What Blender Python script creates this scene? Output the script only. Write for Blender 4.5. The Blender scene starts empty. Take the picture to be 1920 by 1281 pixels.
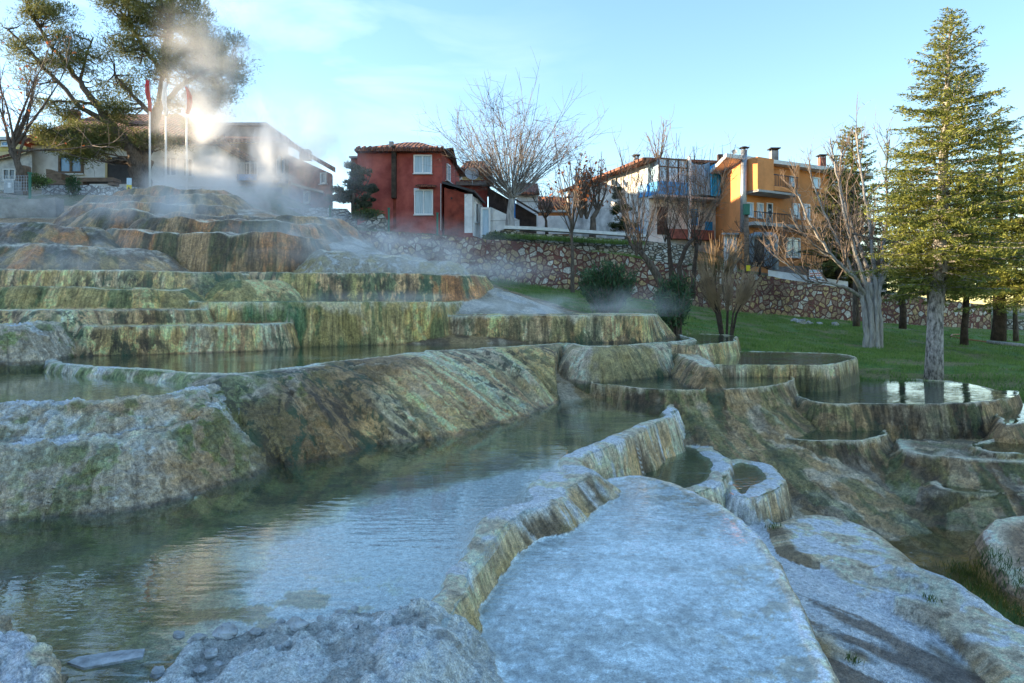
import bpy, math, random
import numpy as np
from mathutils import Vector
C = bpy.context.scene.collection
R = math.radians
FPX, HOR, CX = 1280.0, 570.0, 960.0      # focal length, horizon row and centre column of the 1920 px photograph

# ------------------------------------------------------------------ camera, sky, sun, exposure
cam = bpy.data.cameras.new('camera'); camo = bpy.data.objects.new('camera', cam); C.objects.link(camo)
bpy.context.scene.camera = camo
cam.sensor_width = 36; cam.lens = 24.0; cam.clip_start = 0.05; cam.clip_end = 6000
camo.location = (0, 0, 0); camo.rotation_euler = (R(90), 0, 0)
cam.shift_y = (HOR - 640.5) / 1920.0
SUN_AZ, SUN_EL = R(-80), R(10.5)
sc = bpy.context.scene
sc.view_settings.view_transform = 'Standard'; sc.view_settings.look = 'None'; sc.view_settings.gamma = 1
sc.view_settings.exposure = 1.78
w = bpy.data.worlds.new('World'); sc.world = w; w.use_nodes = True
nt = w.node_tree; bg = nt.nodes['Background']
sky = nt.nodes.new('ShaderNodeTexSky'); sky.sky_type = 'NISHITA'; sky.sun_disc = False
sky.sun_elevation = SUN_EL; sky.sun_rotation = SUN_AZ; sky.altitude = 300; sky.air_density = 1.0; sky.dust_density = .25; sky.ozone_density = 1.5
# thin high cloud, as a real layer of the sky by direction
tc = nt.nodes.new('ShaderNodeTexCoord'); mp = nt.nodes.new('ShaderNodeMapping'); mp.inputs['Scale'].default_value = (2.2, 2.2, 9.0)
mp.inputs['Rotation'].default_value = (0, R(12), 0)
no = nt.nodes.new('ShaderNodeTexNoise'); no.inputs['Scale'].default_value = 1.6; no.inputs['Detail'].default_value = 6; no.inputs['Distortion'].default_value = .6
mr = nt.nodes.new('ShaderNodeMapRange'); mr.inputs['From Min'].default_value = .50; mr.inputs['From Max'].default_value = .78; mr.inputs['To Max'].default_value = .22
sep = nt.nodes.new('ShaderNodeSeparateXYZ'); mx = nt.nodes.new('ShaderNodeMapRange')
mx.inputs['From Min'].default_value = .15; mx.inputs['From Max'].default_value = -.35
mul = nt.nodes.new('ShaderNodeMath'); mul.operation = 'MULTIPLY'
mixc = nt.nodes.new('ShaderNodeMixRGB'); mixc.inputs['Color2'].default_value = (7.5, 7.6, 7.6, 1)
L = nt.links.new
L(tc.outputs['Generated'], mp.inputs['Vector']); L(mp.outputs['Vector'], no.inputs['Vector']); L(no.outputs['Fac'], mr.inputs['Value'])
L(tc.outputs['Generated'], sep.inputs['Vector']); L(sep.outputs['X'], mx.inputs['Value'])
L(mr.outputs['Result'], mul.inputs[0]); L(mx.outputs['Result'], mul.inputs[1]); L(mul.outputs[0], mixc.inputs['Fac'])
v1 = nt.nodes.new('ShaderNodeVectorMath'); v1.operation = 'SCALE'; v1.inputs['Scale'].default_value = 1/6.0
gm = nt.nodes.new('ShaderNodeGamma'); gm.inputs['Gamma'].default_value = .77          # evens out the glare round the low sun
v2 = nt.nodes.new('ShaderNodeVectorMath'); v2.operation = 'SCALE'; v2.inputs['Scale'].default_value = 6.0
hs = nt.nodes.new('ShaderNodeHueSaturation'); hs.inputs['Saturation'].default_value = 1.31; hs.inputs['Hue'].default_value = .506
L(sky.outputs['Color'], v1.inputs[0]); L(v1.outputs[0], gm.inputs['Color']); L(gm.outputs[0], v2.inputs[0]); L(v2.outputs[0], hs.inputs['Color']); L(hs.outputs[0], mixc.inputs['Color1']); L(mixc.outputs['Color'], bg.inputs['Color'])
bg.inputs['Strength'].default_value = 0.125
sun = bpy.data.lights.new('sun', 'SUN'); suno = bpy.data.objects.new('sun', sun); C.objects.link(suno)
sun.energy = 5.0; sun.angle = R(0.5); sun.color = (1.0, .78, .50)
sdir = Vector((math.sin(SUN_AZ)*math.cos(SUN_EL), math.cos(SUN_AZ)*math.cos(SUN_EL), math.sin(SUN_EL)))
suno.rotation_euler = sdir.to_track_quat('Z', 'Y').to_euler(); suno.location = (-30, 20, 40)
sc.cycles.max_bounces = 8; sc.cycles.transparent_max_bounces = 24; sc.cycles.volume_bounces = 3
sc.cycles.volume_max_steps = 256; sc.cycles.use_denoising = True; sc.cycles.caustics_reflective = False; sc.cycles.caustics_refractive = False

# ------------------------------------------------------------------ numeric helpers
rs = np.random.RandomState(7)
PERM = rs.permutation(256); PERM = np.concatenate([PERM, PERM, PERM]).astype(np.int32)
TAB = rs.rand(256).astype(np.float32) * 2 - 1
def noise(x, y, z=None, seed=0):
    x = np.asarray(x, np.float32) + seed * 17.31; y = np.asarray(y, np.float32) - seed * 9.17
    xi = np.floor(x).astype(np.int32); yi = np.floor(y).astype(np.int32)
    fx = x - xi; fy = y - yi; fx = fx*fx*(3-2*fx); fy = fy*fy*(3-2*fy); xi &= 255; yi &= 255
    def lay(k):
        a = PERM[k + xi]; b = PERM[k + ((xi+1) & 255)]
        v = TAB[PERM[a+yi]]*(1-fx) + TAB[PERM[b+yi]]*fx
        u = TAB[PERM[a+((yi+1) & 255)]]*(1-fx) + TAB[PERM[b+((yi+1) & 255)]]*fx
        return v*(1-fy) + u*fy
    if z is None: return lay(0)
    z = np.asarray(z, np.float32) + seed*3.7; zi = np.floor(z).astype(np.int32); fz = z - zi; fz = fz*fz*(3-2*fz); zi &= 255
    return lay(PERM[zi])*(1-fz) + lay(PERM[(zi+1) & 255])*fz
def fbm(x, y, z=None, o=4, seed=0, g=.5):
    t = 0; a = 1.; n = 0
    for i in range(o):
        f = 2.03**i
        t = t + a*noise(x*f, y*f, None if z is None else z*f, seed+i*5); n += a; a *= g
    return t/n*1.6
def sstep(a, b, x):
    t = np.clip((x-a)/(b-a), 0, 1); return t*t*(3-2*t)
def lerp(a, b, t): return a + (b-a)*t
def mixcol(c, d, t): return c*(1-t[:, None]) + np.asarray(d, np.float32)[None]*t[:, None] if np.ndim(d) == 1 else c*(1-t[:, None]) + d*t[:, None]
def P(px, py, Y): return ((px-CX)/FPX*Y, Y, (HOR-py)/FPX*Y)
def PZ(px, py, z): Y = FPX*(-z)/(py-HOR); return ((px-CX)/FPX*Y, Y)

# ------------------------------------------------------------------ travertine terraces: outline, level, reach of the outer slope, rim width
# vertex: (px, py, D, rim) on the level plane, or (px, Y, D, rim) for the high ones ('Y'); D = horizontal reach for a drop of H
T = []
def terr(z, H, pts, mode='z', r=.05, rim=.08, rimh=.01, depth=.12, pal='orange', flute=.03, tilt=0., R_=None, water=None, edge=.05, pw=None):
    q = []
    for p in pts:
        D = p[2] if len(p) > 2 else .2; rw = p[3] if len(p) > 3 else rim
        if mode == 'z': X, Y = PZ(p[0], p[1], z)
        else: Y = p[1]; X = (p[0]-CX)/FPX*Y
        q.append((X, Y, D, rw))
    q = np.array(q); n = len(q); out = []
    for i in range(n):                                    # Catmull-Rom rounding of the outline
        a, b, c, d = q[(i-1) % n], q[i], q[(i+1) % n], q[(i+2) % n]
        m = 5 if np.hypot(*(c-b)[:2]) < 6 else 2
        for k in range(m):
            t = k/m
            out.append(.5*((2*b)+(-a+c)*t+(2*a-5*b+4*c-d)*t*t+(-a+3*b-3*c+d)*t**3))
    out = np.array(out); out[:, 2] = np.maximum(out[:, 2], .04); out[:, 3] = np.maximum(out[:, 3], .0)
    T.append(dict(z=z, H=H, q=out, r=r, rimh=rimh, depth=depth, pal=pal, flute=flute, tilt=tilt, R=R_, water=water, edge=edge, pw=pw, x0=q[:, 0].mean()))
# --- foreground
terr(-1.91, .5, [(1115,905,.5),(1200,893,.4),(1290,918,.3),(1390,975,.22),(1450,1040,.2),(1490,1120,.2),(1530,1200,.2),(1560,1281,.2),(1640,1500,.25),
     (1500,1800,.3),(700,1800,.3),(640,1500,.3),(760,1281,.3),(830,1150,.3),(920,1030,.3),(1000,940,.3)], rim=.03, rimh=.008, depth=.012, pal='whiteflat', flute=.03, water='white', edge=.03)
terr(-1.70, .5, [(1225,741,.3,.06),(1262,749,.25,.08),(1274,765,.17,.10),(1245,788,.15,.15),(1180,815,.15,.22),(1110,845,.2,.2),(1080,868,.5,.24),(1110,890,.6,.4),
     (1050,925,.45,.38),(965,985,.26,.18),(925,1040,.2,.11),(872,1110,.2,.11),(832,1190,.22,.13),(815,1281,.22,.2),(800,1500,.22,.5),(500,1900,.5,1.0),(0,1900,.5,1.1),
     (-700,1500,.5,.8),(-1100,1100,.5,.3),(-300,930,.5,.1),(0,900,.5,.1),(400,850,.5,.1),(600,820,.5,.1),(800,775,.5,.1),(1000,740,.5,.1),(1120,733,.4,.1)],
     r=.035, rimh=.014, depth=.17, pal='white', flute=.05, water='main', edge=.16)
terr(-1.665, .3, [(265,1300,.15),(350,1228,.15),(440,1192,.15),(520,1170,.13),(600,1155,.1),(660,1132,.1),(730,1125,.12),(790,1112,.15),(850,1150,.3),(815,1281,.3),(760,1500,.3),(200,1500,.3)],
     r=.03, rim=5, rimh=0, depth=0, pal='crust', flute=.05, edge=.22)
terr(-1.52, .3, [(-300,1230,.25),(-60,1170,.16),(20,1190,.14),(62,1240,.12),(78,1300,.12),(60,1500,.15),(-300,1500,.3)], r=.12, rim=5, rimh=0, pal='crust', flute=.05, depth=0)
# --- big flowing wall under the second pool
terr(-.82, .92, [(-500,652,.6),(0,664,.25,.18),(60,673,.25,.16),(130,686,.25,.14),(240,693,.25,.12),(330,699,.32,.1),(430,702,.9,.1),(520,694,1.25),(620,680,1.75),(700,671,1.9),
     (800,661,1.9),(900,654,1.75),(1000,648,1.4),(1060,644,1.1),(1090,649,.6),(1140,650,.55),(1200,646,.55),(1250,642,.5),(1300,637,.4),(1285,630,.4),(1220,622),(900,612),(400,612),(-500,620)],
     r=.16, rim=.06, depth=.2, pal='orange', flute=.24, water='green', edge=.1, pw=1.55)
terr(-.93, .77, [(-700,800,.8),(-200,774,.8),(0,763,.75),(120,759,.75),(250,752,.8),(340,740,.72),(425,725,.8),(520,716,.95),(633,699,1.3),(760,685,1.6),(780,672,1.6),(500,672,.7),(0,672,.7),(-700,690,.7)],
     r=.14, rim=.12, depth=.06, pal='crust', flute=.13, water='ochre', edge=.15, pw=1.3)
terr(-1.20, .5, [(-600,850,.4),(0,838,.42),(120,834,.42),(250,826,.4),(350,802,.34),(400,782,.25),(410,745,.2),(300,720,.3),(0,740,.4),(-600,760,.4)], r=.3, rim=5, rimh=0, depth=0, pal='crust', flute=.12)
# --- mid walls
terr(-.36, .42, [(150,11.3,.4),(180,10.9,.14),(300,11.15,.1),(450,11.75,.1),(515,12.15,.1),(543,12.8,.12),(540,14.5),(100,14.5)], 'Y', r=.08, rim=5, rimh=0, depth=0, pal='peach', flute=.05)
terr(-.33, .45, [(-400,9.6,.3),(-80,9.5,.3),(20,9.6,.35),(75,10.1,.3),(110,11,.35),(80,13,.3),(-400,13,.3)], 'Y', r=.35, rim=5, rimh=0, depth=0, pal='crust', flute=.1)
terr(-.10, .68, [(-500,10.9,.5),(0,10.9,.6),(120,11.1,.7),(200,11.6,.4),(290,12.0,.25),(355,12.5,.25),(400,13.4,.3),(400,16),(-500,16)], 'Y', r=.06, rim=5, rimh=0, depth=0, pal='peach', flute=.06)
terr(.035, .82, [(340,14.2,.25),(362,13.3,.15),(420,13.0,.08),(580,13.0,.06),(700,13.6,.06),(800,14.15,.06),(829,14.35,.1),(834,15.0,.15),(832,18),(300,18)], 'Y', r=.03, rim=5, rimh=0, depth=0, pal='olive', flute=.025, edge=.03)
terr(-.25, .5, [(812,14.9,.3),(850,14.55,.12),(1000,14.55,.06),(1100,14.5,.06),(1190,14.35,.06),(1214,14.55,.08),(1219,15.3,.1),(1200,18,.6),(900,19,.6),(812,19)], 'Y', r=.03, rim=5, rimh=0, depth=0, pal='peach', flute=.05, edge=.03)
terr(.29, .38, [(-500,12.9,.3),(0,12.9,.3),(100,12.95,.2),(200,13.0,.25),(290,13.3,.35),(345,13.9,.5),(350,16),(-500,16)], 'Y', r=.12, rim=5, rimh=0, depth=0, pal='oliveorange', flute=.08)
terr(.72, .42, [(-500,14.0,.2),(0,14.0,.12),(120,14.0,.1),(230,14.05,.12),(290,14.1,.2),(350,14.3,.35),(420,14.9,.3),(450,15.6,.3),(400,19),(-500,19)], 'Y', r=.06, rim=5, rimh=0, depth=0, pal='darkorange', flute=.06, tilt=-.012)
terr(.50, .46, [(380,15.2,.9),(430,14.8,.7),(480,15.0,.7),(520,15.6,.6),(520,18),(380,18)], 'Y', r=.5, rim=5, rimh=0, depth=0, pal='oliveorange', flute=.09)
terr(.74, .7, [(440,17,.5),(500,16.3,.35),(560,16.2,.22),(700,16.4,.18),(800,16.5,.2),(860,16.8,.3),(893,17.5,.35),(905,18.6,.5),(850,21,.8),(440,21)], 'Y', r=.1, rim=5, rimh=0, depth=0, pal='green', flute=.08, tilt=-.012)
terr(1.45, .7, [(-500,16.6,.9),(0,16.8,.9),(90,16.8,.9),(170,17.2,1.0),(240,17.6,1.1),(280,18.5,1.2),(250,21),(-500,21)], 'Y', r=.35, rim=5, rimh=0, depth=0, pal='brownorange', flute=.14)
terr(2.05, .5, [(-500,18.2,.8),(60,18.2,.7),(140,18.6,.8),(180,19.3,.8),(120,23),(-500,23)], 'Y', r=.3, rim=5, rimh=0, depth=0, pal='brownorange', flute=.12)
terr(1.98, .95, [(205,19.6,.5),(250,18.9,.4),(330,18.7,.28),(450,18.6,.25),(540,18.7,.28),(590,19.2,.4),(610,20.2,.6),(560,23,.8),(220,23)], 'Y', r=.14, rim=5, rimh=0, depth=0, pal='brownstreak', flute=.1, tilt=-.045)
terr(1.22, .55, [(600,18.9,.9),(700,18.6,.8),(780,18.9,.9),(820,19.6,1.1),(760,21,1.2),(600,22,1.2)], 'Y', r=.35, rim=5, rimh=0, depth=0, pal='wetwhite', flute=.08, tilt=-.05)
terr(2.62, .55, [(262,21.9,.5),(300,21.1,.35),(400,21.0,.3),(520,21.2,.35),(590,21.9,.5),(600,24,.8),(260,25)], 'Y', r=.15, rim=5, rimh=0, depth=0, pal='brownstreak', flute=.1, tilt=-.03)
terr(3.02, .5, [(170,23.2,.6),(230,22.6,.4),(320,22.7,.3),(450,22.7,.3),(560,22.9,.4),(620,23.8,.5),(600,26,.8),(170,26)], 'Y', r=.12, rim=5, rimh=0, depth=0, pal='brownorange', flute=.1, tilt=-.02)
terr(3.45, .5, [(145,24,.5),(200,23.6,.3),(300,23.8,.35),(400,24,.5),(430,25,.6),(400,28,.8),(150,28)], 'Y', r=.12, rim=5, rimh=0, depth=0, pal='brownorange', flute=.1)
terr(3.95, .6, [(165,25.6,.5),(230,25.0,.4),(330,25.0,.5),(420,25.5,.8),(440,26.5,1.),(400,29,1.4),(165,29,.8)], 'Y', r=.12, rim=5, rimh=0, depth=0, pal='brownorange', flute=.14)
terr(4.38, .4, [(225,26.3,.4),(300,25.9,.35),(390,26.1,.6),(400,27,1.),(240,28,.6)], 'Y', r=.12, rim=5, rimh=0, depth=0, pal='brownstreak', flute=.2)
# --- right-hand pools
terr(-.86, .34, [(1205,640,.6),(1250,645,.35),(1320,646,.12),(1372,640,.08),(1380,634,.08),(1372,629,.1),(1300,626,.3),(1220,628,.3)], r=.03, rim=.035, rimh=.006, depth=.1, pal='peach', flute=.04, water='steamy', edge=.07)
terr(-1.2, .5, [(1310,692,.5),(1340,685,.12),(1450,684,.06),(1550,684,.06),(1592,677,.06),(1604,669,.07),(1560,663,.1),(1400,659,.1),(1320,662,.2)], r=.03, rim=.035, rimh=.006, depth=.1, pal='peachgreen', flute=.035, water='steamy', edge=.07)
terr(-1.08, .4, [(1200,668,.3),(1262,664,.3),(1318,686,.25),(1335,684,.2),(1300,662,.3),(1220,650,.3)], r=.15, rim=5, rimh=0, depth=0, pal='brown', flute=.06)
terr(-1.45, 1.0, [(1105,716,.3),(1150,722,.3),(1210,729,.7),(1290,732,1.4),(1400,728,1.6),(1465,720,1.1),(1489,711,.3),(1484,701,.3),(1400,690,.3),(1140,696,.3)],
     r=.03, rim=.03, depth=.1, pal='darkbrown', flute=.09, water='greenlight', edge=.08, pw=.62)
terr(-1.72, .8, [(1490,738,.5),(1515,751,.45),(1560,757,.35),(1650,758,.28),(1780,757,.25),(1860,752,.25),(1903,743,.2),(1908,733,.2),(1870,731,.2),(1800,717,.3),(1700,711,.3),(1590,706,.3),(1500,715,.3)],
     r=.04, rim=.035, depth=.1, pal='darkbrown', flute=.1, water='brown', edge=.07)
terr(-1.95, .5, [(1880,792,.3),(1960,790,.2),(2200,790,.2),(2300,730,.2),(1900,735,.2)], r=.04, rim=.035, depth=.1, pal='darkbrown', flute=.06, water='dark')
terr(-2.15, .7, [(1455,817,.9),(1495,826,.7),(1570,827,.6),(1640,823,.8),(1668,812,1.0),(1640,800,.3),(1560,795,.3),(1480,800,.3)], r=.04, rim=.035, depth=.1, pal='darkbrown', flute=.09, water='olive', edge=.07, pw=.6)
terr(-2.22, .6, [(1835,843,.4),(1880,851,.3),(1960,852,.2),(2200,850,.2),(2200,810,.2),(1860,825,.3)], r=.04, rim=.08, depth=.12, pal='brown', flute=.08, water='dark')
terr(-2.62, .3, [(1755,912,.4),(1820,923,.15),(1920,924,.12),(2200,922,.12),(2200,880,.2),(1800,895,.3)], r=.05, rim=.08, depth=.12, pal='brown', flute=.08, water='dark')
terr(-2.25, .8, [(1690,838,1.2),(1760,852,1.3),(1850,858,1.3),(2100,862,1.3),(2100,800,.9),(1720,800,.8)], r=.4, rim=5, rimh=0, depth=0, pal='brown', flute=.15, pw=.75)
terr(-2.22, .5, [(1180,870,.3,.1),(1190,905,.3,.1),(1240,925,.25,.1),(1300,925,.2,.22),(1352,905,.15,.26),(1367,880,.13,.26),(1357,852,.15,.3),(1310,832,.2,.35),(1260,828,.3,.3),(1230,845,.3,.1)],
     r=.04, rimh=.012, depth=.08, pal='whiteflute', flute=.07, water='olive', edge=.08)
terr(-2.33, .45, [(1355,905,.3,.1),(1375,928,.2,.1),(1420,932,.12,.2),(1462,914,.1,.22),(1468,893,.1,.2),(1440,872,.15,.25),(1380,862,.2,.3),(1350,880,.3,.1)],
     r=.04, rimh=.012, depth=.08, pal='whiteflute', flute=.07, water='olive', edge=.06)
terr(-2.60, .35, [(1480,985,.5),(1540,965,.3),(1620,985,.35),(1685,1040,.4),(1640,1062,.5),(1560,1045,.5),(1500,1040,.7)], r=.25, rim=5, rimh=0, depth=0, pal='whiteflat', flute=.05, tilt=-.06)
terr(-2.66, .35, [(1390,960,.4),(1440,985,.3),(1490,1030,.3),(1600,1100,.6),(1750,1150,.6),(1800,1120,.6),(1700,1060,.5),(1560,1040,.5),(1450,1000)], r=.2, rim=5, rimh=0, depth=0, pal='whiteslope', flute=.04, tilt=-.05)
terr(-2.66, .3, [(1680,1130,.3),(1760,1160,.3),(1850,1225,.3),(1960,1290,.4),(2050,1230,.4),(1850,1150,.3),(1760,1115,.3)], r=.2, rim=5, rimh=0, depth=0, pal='whiteflat', flute=.04, tilt=-.04)
terr(-2.90, .3, [(1850,1020,.2),(1872,1060,.18),(1925,1100,.2),(2200,1140,.3),(2200,960,.3),(1900,985,.2)], r=.05, rim=5, rimh=0, depth=0, pal='bank', flute=.1)

def rbf(pts):
    p = np.array(pts, float); n = len(p)
    D = np.hypot(p[:, None, 0]-p[None, :, 0], p[:, None, 1]-p[None, :, 1])
    A = np.zeros((n+3, n+3)); A[:n, :n] = -D; A[:n, n] = 1; A[:n, n+1] = p[:, 0]; A[:n, n+2] = p[:, 1]; A[n:, :n] = A[:n, n:].T
    A[:n, :n] += np.eye(n)*-.05
    s = np.linalg.solve(A, np.concatenate([p[:, 2], [0, 0, 0]]))
    def f(x, y):
        o = s[n] + s[n+1]*x + s[n+2]*y
        for i in range(n): o = o - s[i]*np.sqrt((x-p[i, 0])**2 + (y-p[i, 1])**2 + .05)
        return o
    return f
low = [(*PZ(a, b, z), z) for a, b, z in [(1560,1281,-2.55),(1700,1180,-2.66),(1500,1060,-2.62),(1900,1281,-2.85),(1905,1180,-3.0),(1480,1000,-2.68),(1700,1000,-3.12),
      (1780,985,-3.2),(1740,960,-3.1),(1850,1020,-3.2),(1500,930,-2.72),(1850,1100,-3.2),(1920,975,-3.1),(1700,880,-2.75),(1550,935,-2.85),(1850,900,-2.75),(1400,830,-2.35),(1340,775,-2.05),(1430,900,-2.6),(1380,940,-2.7)]]
low += [(9.6,15.5,-1.72),(7,15.5,-1.7),(13,14.5,-1.75),(11.6,22,-1.46),(14,18,-1.7),(20,20,-1.9),(16,27,-1.4),(4.6,19.3,-.9),(6.5,17.5,-1.25),(6.3,20.5,-1.05),(-1.45,31,.97),(3.4,31.5,.5),(11.3,33,-.5),(18,34,-1.05),(25.9,36,-1.5),(40,40,-2),
        (0,1,-2.3),(-5,2,-2.4),(5,1,-2.7),(-8,8,-2.2),(0,9,-2.3),
        (.97,16.6,-.28),(-.14,18,.33),(-2.5,20,1.15),(-4.3,21,1.52),(-6,24,2.55),(-7.8,25,3.1),(-10.8,26.3,3.9),(3,17.6,-.75),(1.5,20,-.35),(0,24,.3),(-3,25,.9),(-5,29,1.6),(3.5,25,-.2),(8,26,-.7),
        (-13,20,1.2),(-9,16,-.2),(-16,15,0),(-20,24,2.6),(-12,13.5,-.7),(-22,12,-.6),(-14,26,3.5),(-20,27,3.7),(-5,15,-.5),(0,14,-.9),(5,13,-1.9),(9,11.5,-2.6),(13,10,-2.9),(-25,20,2)]
upp = [(-8.3,33.4,3.35),(-1.6,33,2.85),(3.4,33.5,2.3),(11.3,35,1.5),(16.5,36,.5),(26,38,-.5),(42,41,-1.2),(-8,36,3.7),(-2.5,37,3.7),(4,42,3.5),(12,43,3.3),(17,45,2.2),(22,46,1.6),
       (-12,29,4.25),(-17,28.5,4.3),(-22,28,4.35),(-30,30,5.0),(-30,36,6.2),(-13,36,6.2),(-20,36,6.2),(-16,45,6.8),(-11,33,4.5),(-9,42,5),(-30,60,8),(-40,28,7),(-48,40,11),(-55,58,14),(-60,28,14),
       (-45,70,12),(-20,80,8),(0,80,6),(30,80,1),(60,60,-1),(40,46,-1.3),(-45,15,6),(-25,27,4.3)]
flow, fupp = rbf(low), rbf(upp)
WALLX = [-8.6, -1.5, 3.4, 11.3, 18, 26, 60]; WALLY = [32.2, 32, 32.6, 34, 35, 37, 46]
def base(x, y):
    a = flow(x, y); b = fupp(x, y); yw = np.interp(x, WALLX, WALLY)
    t = np.where(x > -8.6, (y > yw+.2).astype(float), sstep(27, 30.5, y+0.0*x))
    t = np.where((x <= -8.6) & (x > -11), lerp((y > 32.3).astype(float), t, sstep(-8.6, -11, x)), t)
    return a*(1-t)+b*t
def tdist(t, x, y):
    q = t['q']; n = len(q); L_ = 0
    d2 = np.full(x.shape, 1e9, np.float32); s = np.zeros(x.shape, np.float32); D = np.ones(x.shape, np.float32); W = np.zeros(x.shape, np.float32)
    ins = np.zeros(x.shape, bool)
    for i in range(n):
        a = q[i]; b = q[(i+1) % n]; ex, ey = b[0]-a[0], b[1]-a[1]; l2 = ex*ex+ey*ey
        if l2 < 1e-9: continue
        u = np.clip(((x-a[0])*ex+(y-a[1])*ey)/l2, 0, 1)
        dd = (x-a[0]-u*ex)**2+(y-a[1]-u*ey)**2
        m = dd < d2
        d2 = np.where(m, dd, d2); s = np.where(m, L_+u*math.sqrt(l2), s); D = np.where(m, a[2]+(b[2]-a[2])*u, D); W = np.where(m, a[3]+(b[3]-a[3])*u, W)
        if (a[1] > b[1]) != (a[1] < b[1]) or True:
            c = ((a[1] > y) != (b[1] > y))
            if ey != 0: ins ^= c & (x < ex*(y-a[1])/ey+a[0])
        L_ += math.sqrt(l2)
    d = np.sqrt(d2); return np.where(ins, -d, d), s, D, W
UND = {'brownorange': .13, 'brownstreak': .12, 'wetwhite': .2, 'darkorange': .03, 'green': .03, 'oliveorange': .06, 'whiteslope': .07, 'bank': .12, 'brown': .05}
def surface(x, y, detail=True):
    shp = x.shape; x = x.ravel().astype(np.float32); y = y.ravel().astype(np.float32)
    z = base(x, y).astype(np.float32)
    k = np.full(x.shape, -1, np.int16); S = (x*1.0).copy(); DD = np.full(x.shape, 9., np.float32)
    nx = fbm(x*1.1, y*1.1, o=3, seed=3) if detail else 0*x
    for ti, t in enumerate(T):
        q = t['q']; Rr = t['R'] or min(6., q[:, 2].max()*3+.6)
        m = (x > q[:, 0].min()-Rr) & (x < q[:, 0].max()+Rr) & (y > q[:, 1].min()-Rr) & (y < q[:, 1].max()+Rr)
        if not m.any(): continue
        xm, ym = x[m], y[m]
        d, s, D, W = tdist(t, xm, ym)
        if detail:
            d = d + nx[m]*.5*t['edge'] + noise(s*3.1, 0*s, seed=ti)*t['edge']*.5 + (.014*noise(s*10, 0*s, seed=ti+3)+.008*noise(s*23, 0*s, seed=ti+4))*(1 if t['depth'] else .5)
            fl = noise(s*2.3, d*.35, seed=ti+9)*.5 + noise(s*6.5, d*.6, seed=ti+30)*.3 + noise(s*15, d*1.2, seed=ti+50)*.16
            out = sstep(-.02, .25, d)
            d = d + fl*t['flute']*out*(.4+.9*np.minimum(D, 1.2))
        zi = t['z'] + t['tilt']*(xm-t['x0']) + (UND.get(t['pal'], 0)*(fbm(xm*.55, ym*.55, o=3, seed=ti+200)+.35*fbm(xm*2.2, ym*2.2, o=2, seed=ti+220)) if detail else 0)
        r = t['r']; sl = math.sqrt((t['H']+r)**2-r*r)/D
        do = np.maximum(d, 0); drop = np.sqrt((sl*do)**2+r*r)-r
        if t['pw']: drop = np.where(do < D, t['H']*(do/D)**t['pw'], t['H']+(do-D)*t['H']*t['pw']/D)
        di = np.maximum(-d, 0)
        rimz = t['rimh']*sstep(0, .05, di) if t['rimh'] else 0
        W = W*(1+.35*noise(s*2.2, 0*s, seed=ti+70)) if detail else W
        bowl = sstep(W*.75, W*1.3+.1, di)
        inner = rimz*(1-bowl) - t['depth']*bowl if t['depth'] else rimz+0*di
        zt = zi - drop + np.where(d < 0, inner, 0)
        zt = np.where(d > Rr, -99, zt)
        zm = z[m]; kk = .06
        if ti == 0: kk = .02
        if t['pal'] == 'crust' and t['z'] > -1.3 and t['z'] < -.5: kk = np.where(d > .02, .32, .06)
        h = np.maximum(kk-np.abs(zm-zt), 0)/kk
        zn = np.maximum(zm, zt)+h*h*kk/4*(1 if t['pal'] != 'crust' else sstep(-.2, .1, d))
        if t['depth']: zn = np.where(d < -.03, np.maximum(zm, zt), zn)
        up = zt > zm
        z[m] = zn
        ks = k[m]; ks[up] = ti; k[m] = ks
        ss = S[m]; ss[up] = s[up]+ti*7.7; S[m] = ss
        ds = DD[m]; ds[up] = d[up]; DD[m] = ds
    return z.reshape(shp), k.reshape(shp), S.reshape(shp), DD.reshape(shp)
# ------------------------------------------------------------------ terrain mesh, rows placed where the surface turns steep
NU, NV = 1250, 1300
Y0, Y1 = 1.25, 95.0
U = np.linspace(-1.08, 1.08, NU)
uc = np.linspace(-1.08, 1.08, 141); vf = np.linspace(math.log(Y0), math.log(Y1), 1500)
Yc = np.exp(vf)[None, :]*np.ones((len(uc), 1)); Xc = uc[:, None]*Yc
zc = surface(Xc, Yc, False)[0]
dz = np.diff(zc, axis=1)/Yc[:, 1:]
wgt = .27*np.diff(vf)[None, :]*np.where(Yc[:, 1:] > 38, .35, 1)*(1+0*dz) + np.where(dz > 0, np.minimum(dz, .05)*1.6, np.minimum(-dz, .05)*.35)
cum = np.concatenate([np.zeros((len(uc), 1)), np.cumsum(wgt, 1)], 1); cum /= cum[:, -1:]
rows = np.array([np.interp(np.linspace(0, 1, NV), cum[i], vf) for i in range(len(uc))])
ker = np.array([1, 4, 6, 4, 1.])/16                       # soften the row spacing sideways
rp = np.pad(rows, ((2, 2), (0, 0)), 'edge'); rows = sum(ker[i]*rp[i:i+len(uc)] for i in range(5))
fi = np.interp(U, uc, np.arange(len(uc))); i0 = np.minimum(fi.astype(int), len(uc)-2); ft = (fi-i0)[:, None]
VV = rows[i0]*(1-ft)+rows[i0+1]*ft
GY = np.exp(VV); GX = U[:, None]*GY
GZ, K, S, D = surface(GX, GY)
pos = np.stack([GX, GY, GZ], -1).astype(np.float32)
def gridnormals(p):
    du = np.gradient(p, axis=0); dv = np.gradient(p, axis=1); n = np.cross(du, dv)
    n /= np.linalg.norm(n, axis=-1, keepdims=True)+1e-9; return np.where(n[..., 2:3] < 0, -n, n)
nrm = gridnormals(pos)
X_, Y_, Z_ = GX.ravel(), GY.ravel(), GZ.ravel(); k_ = K.ravel(); s_ = S.ravel(); d_ = D.ravel(); nz = nrm[..., 2].ravel()
steep = sstep(.9, .45, nz)
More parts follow.
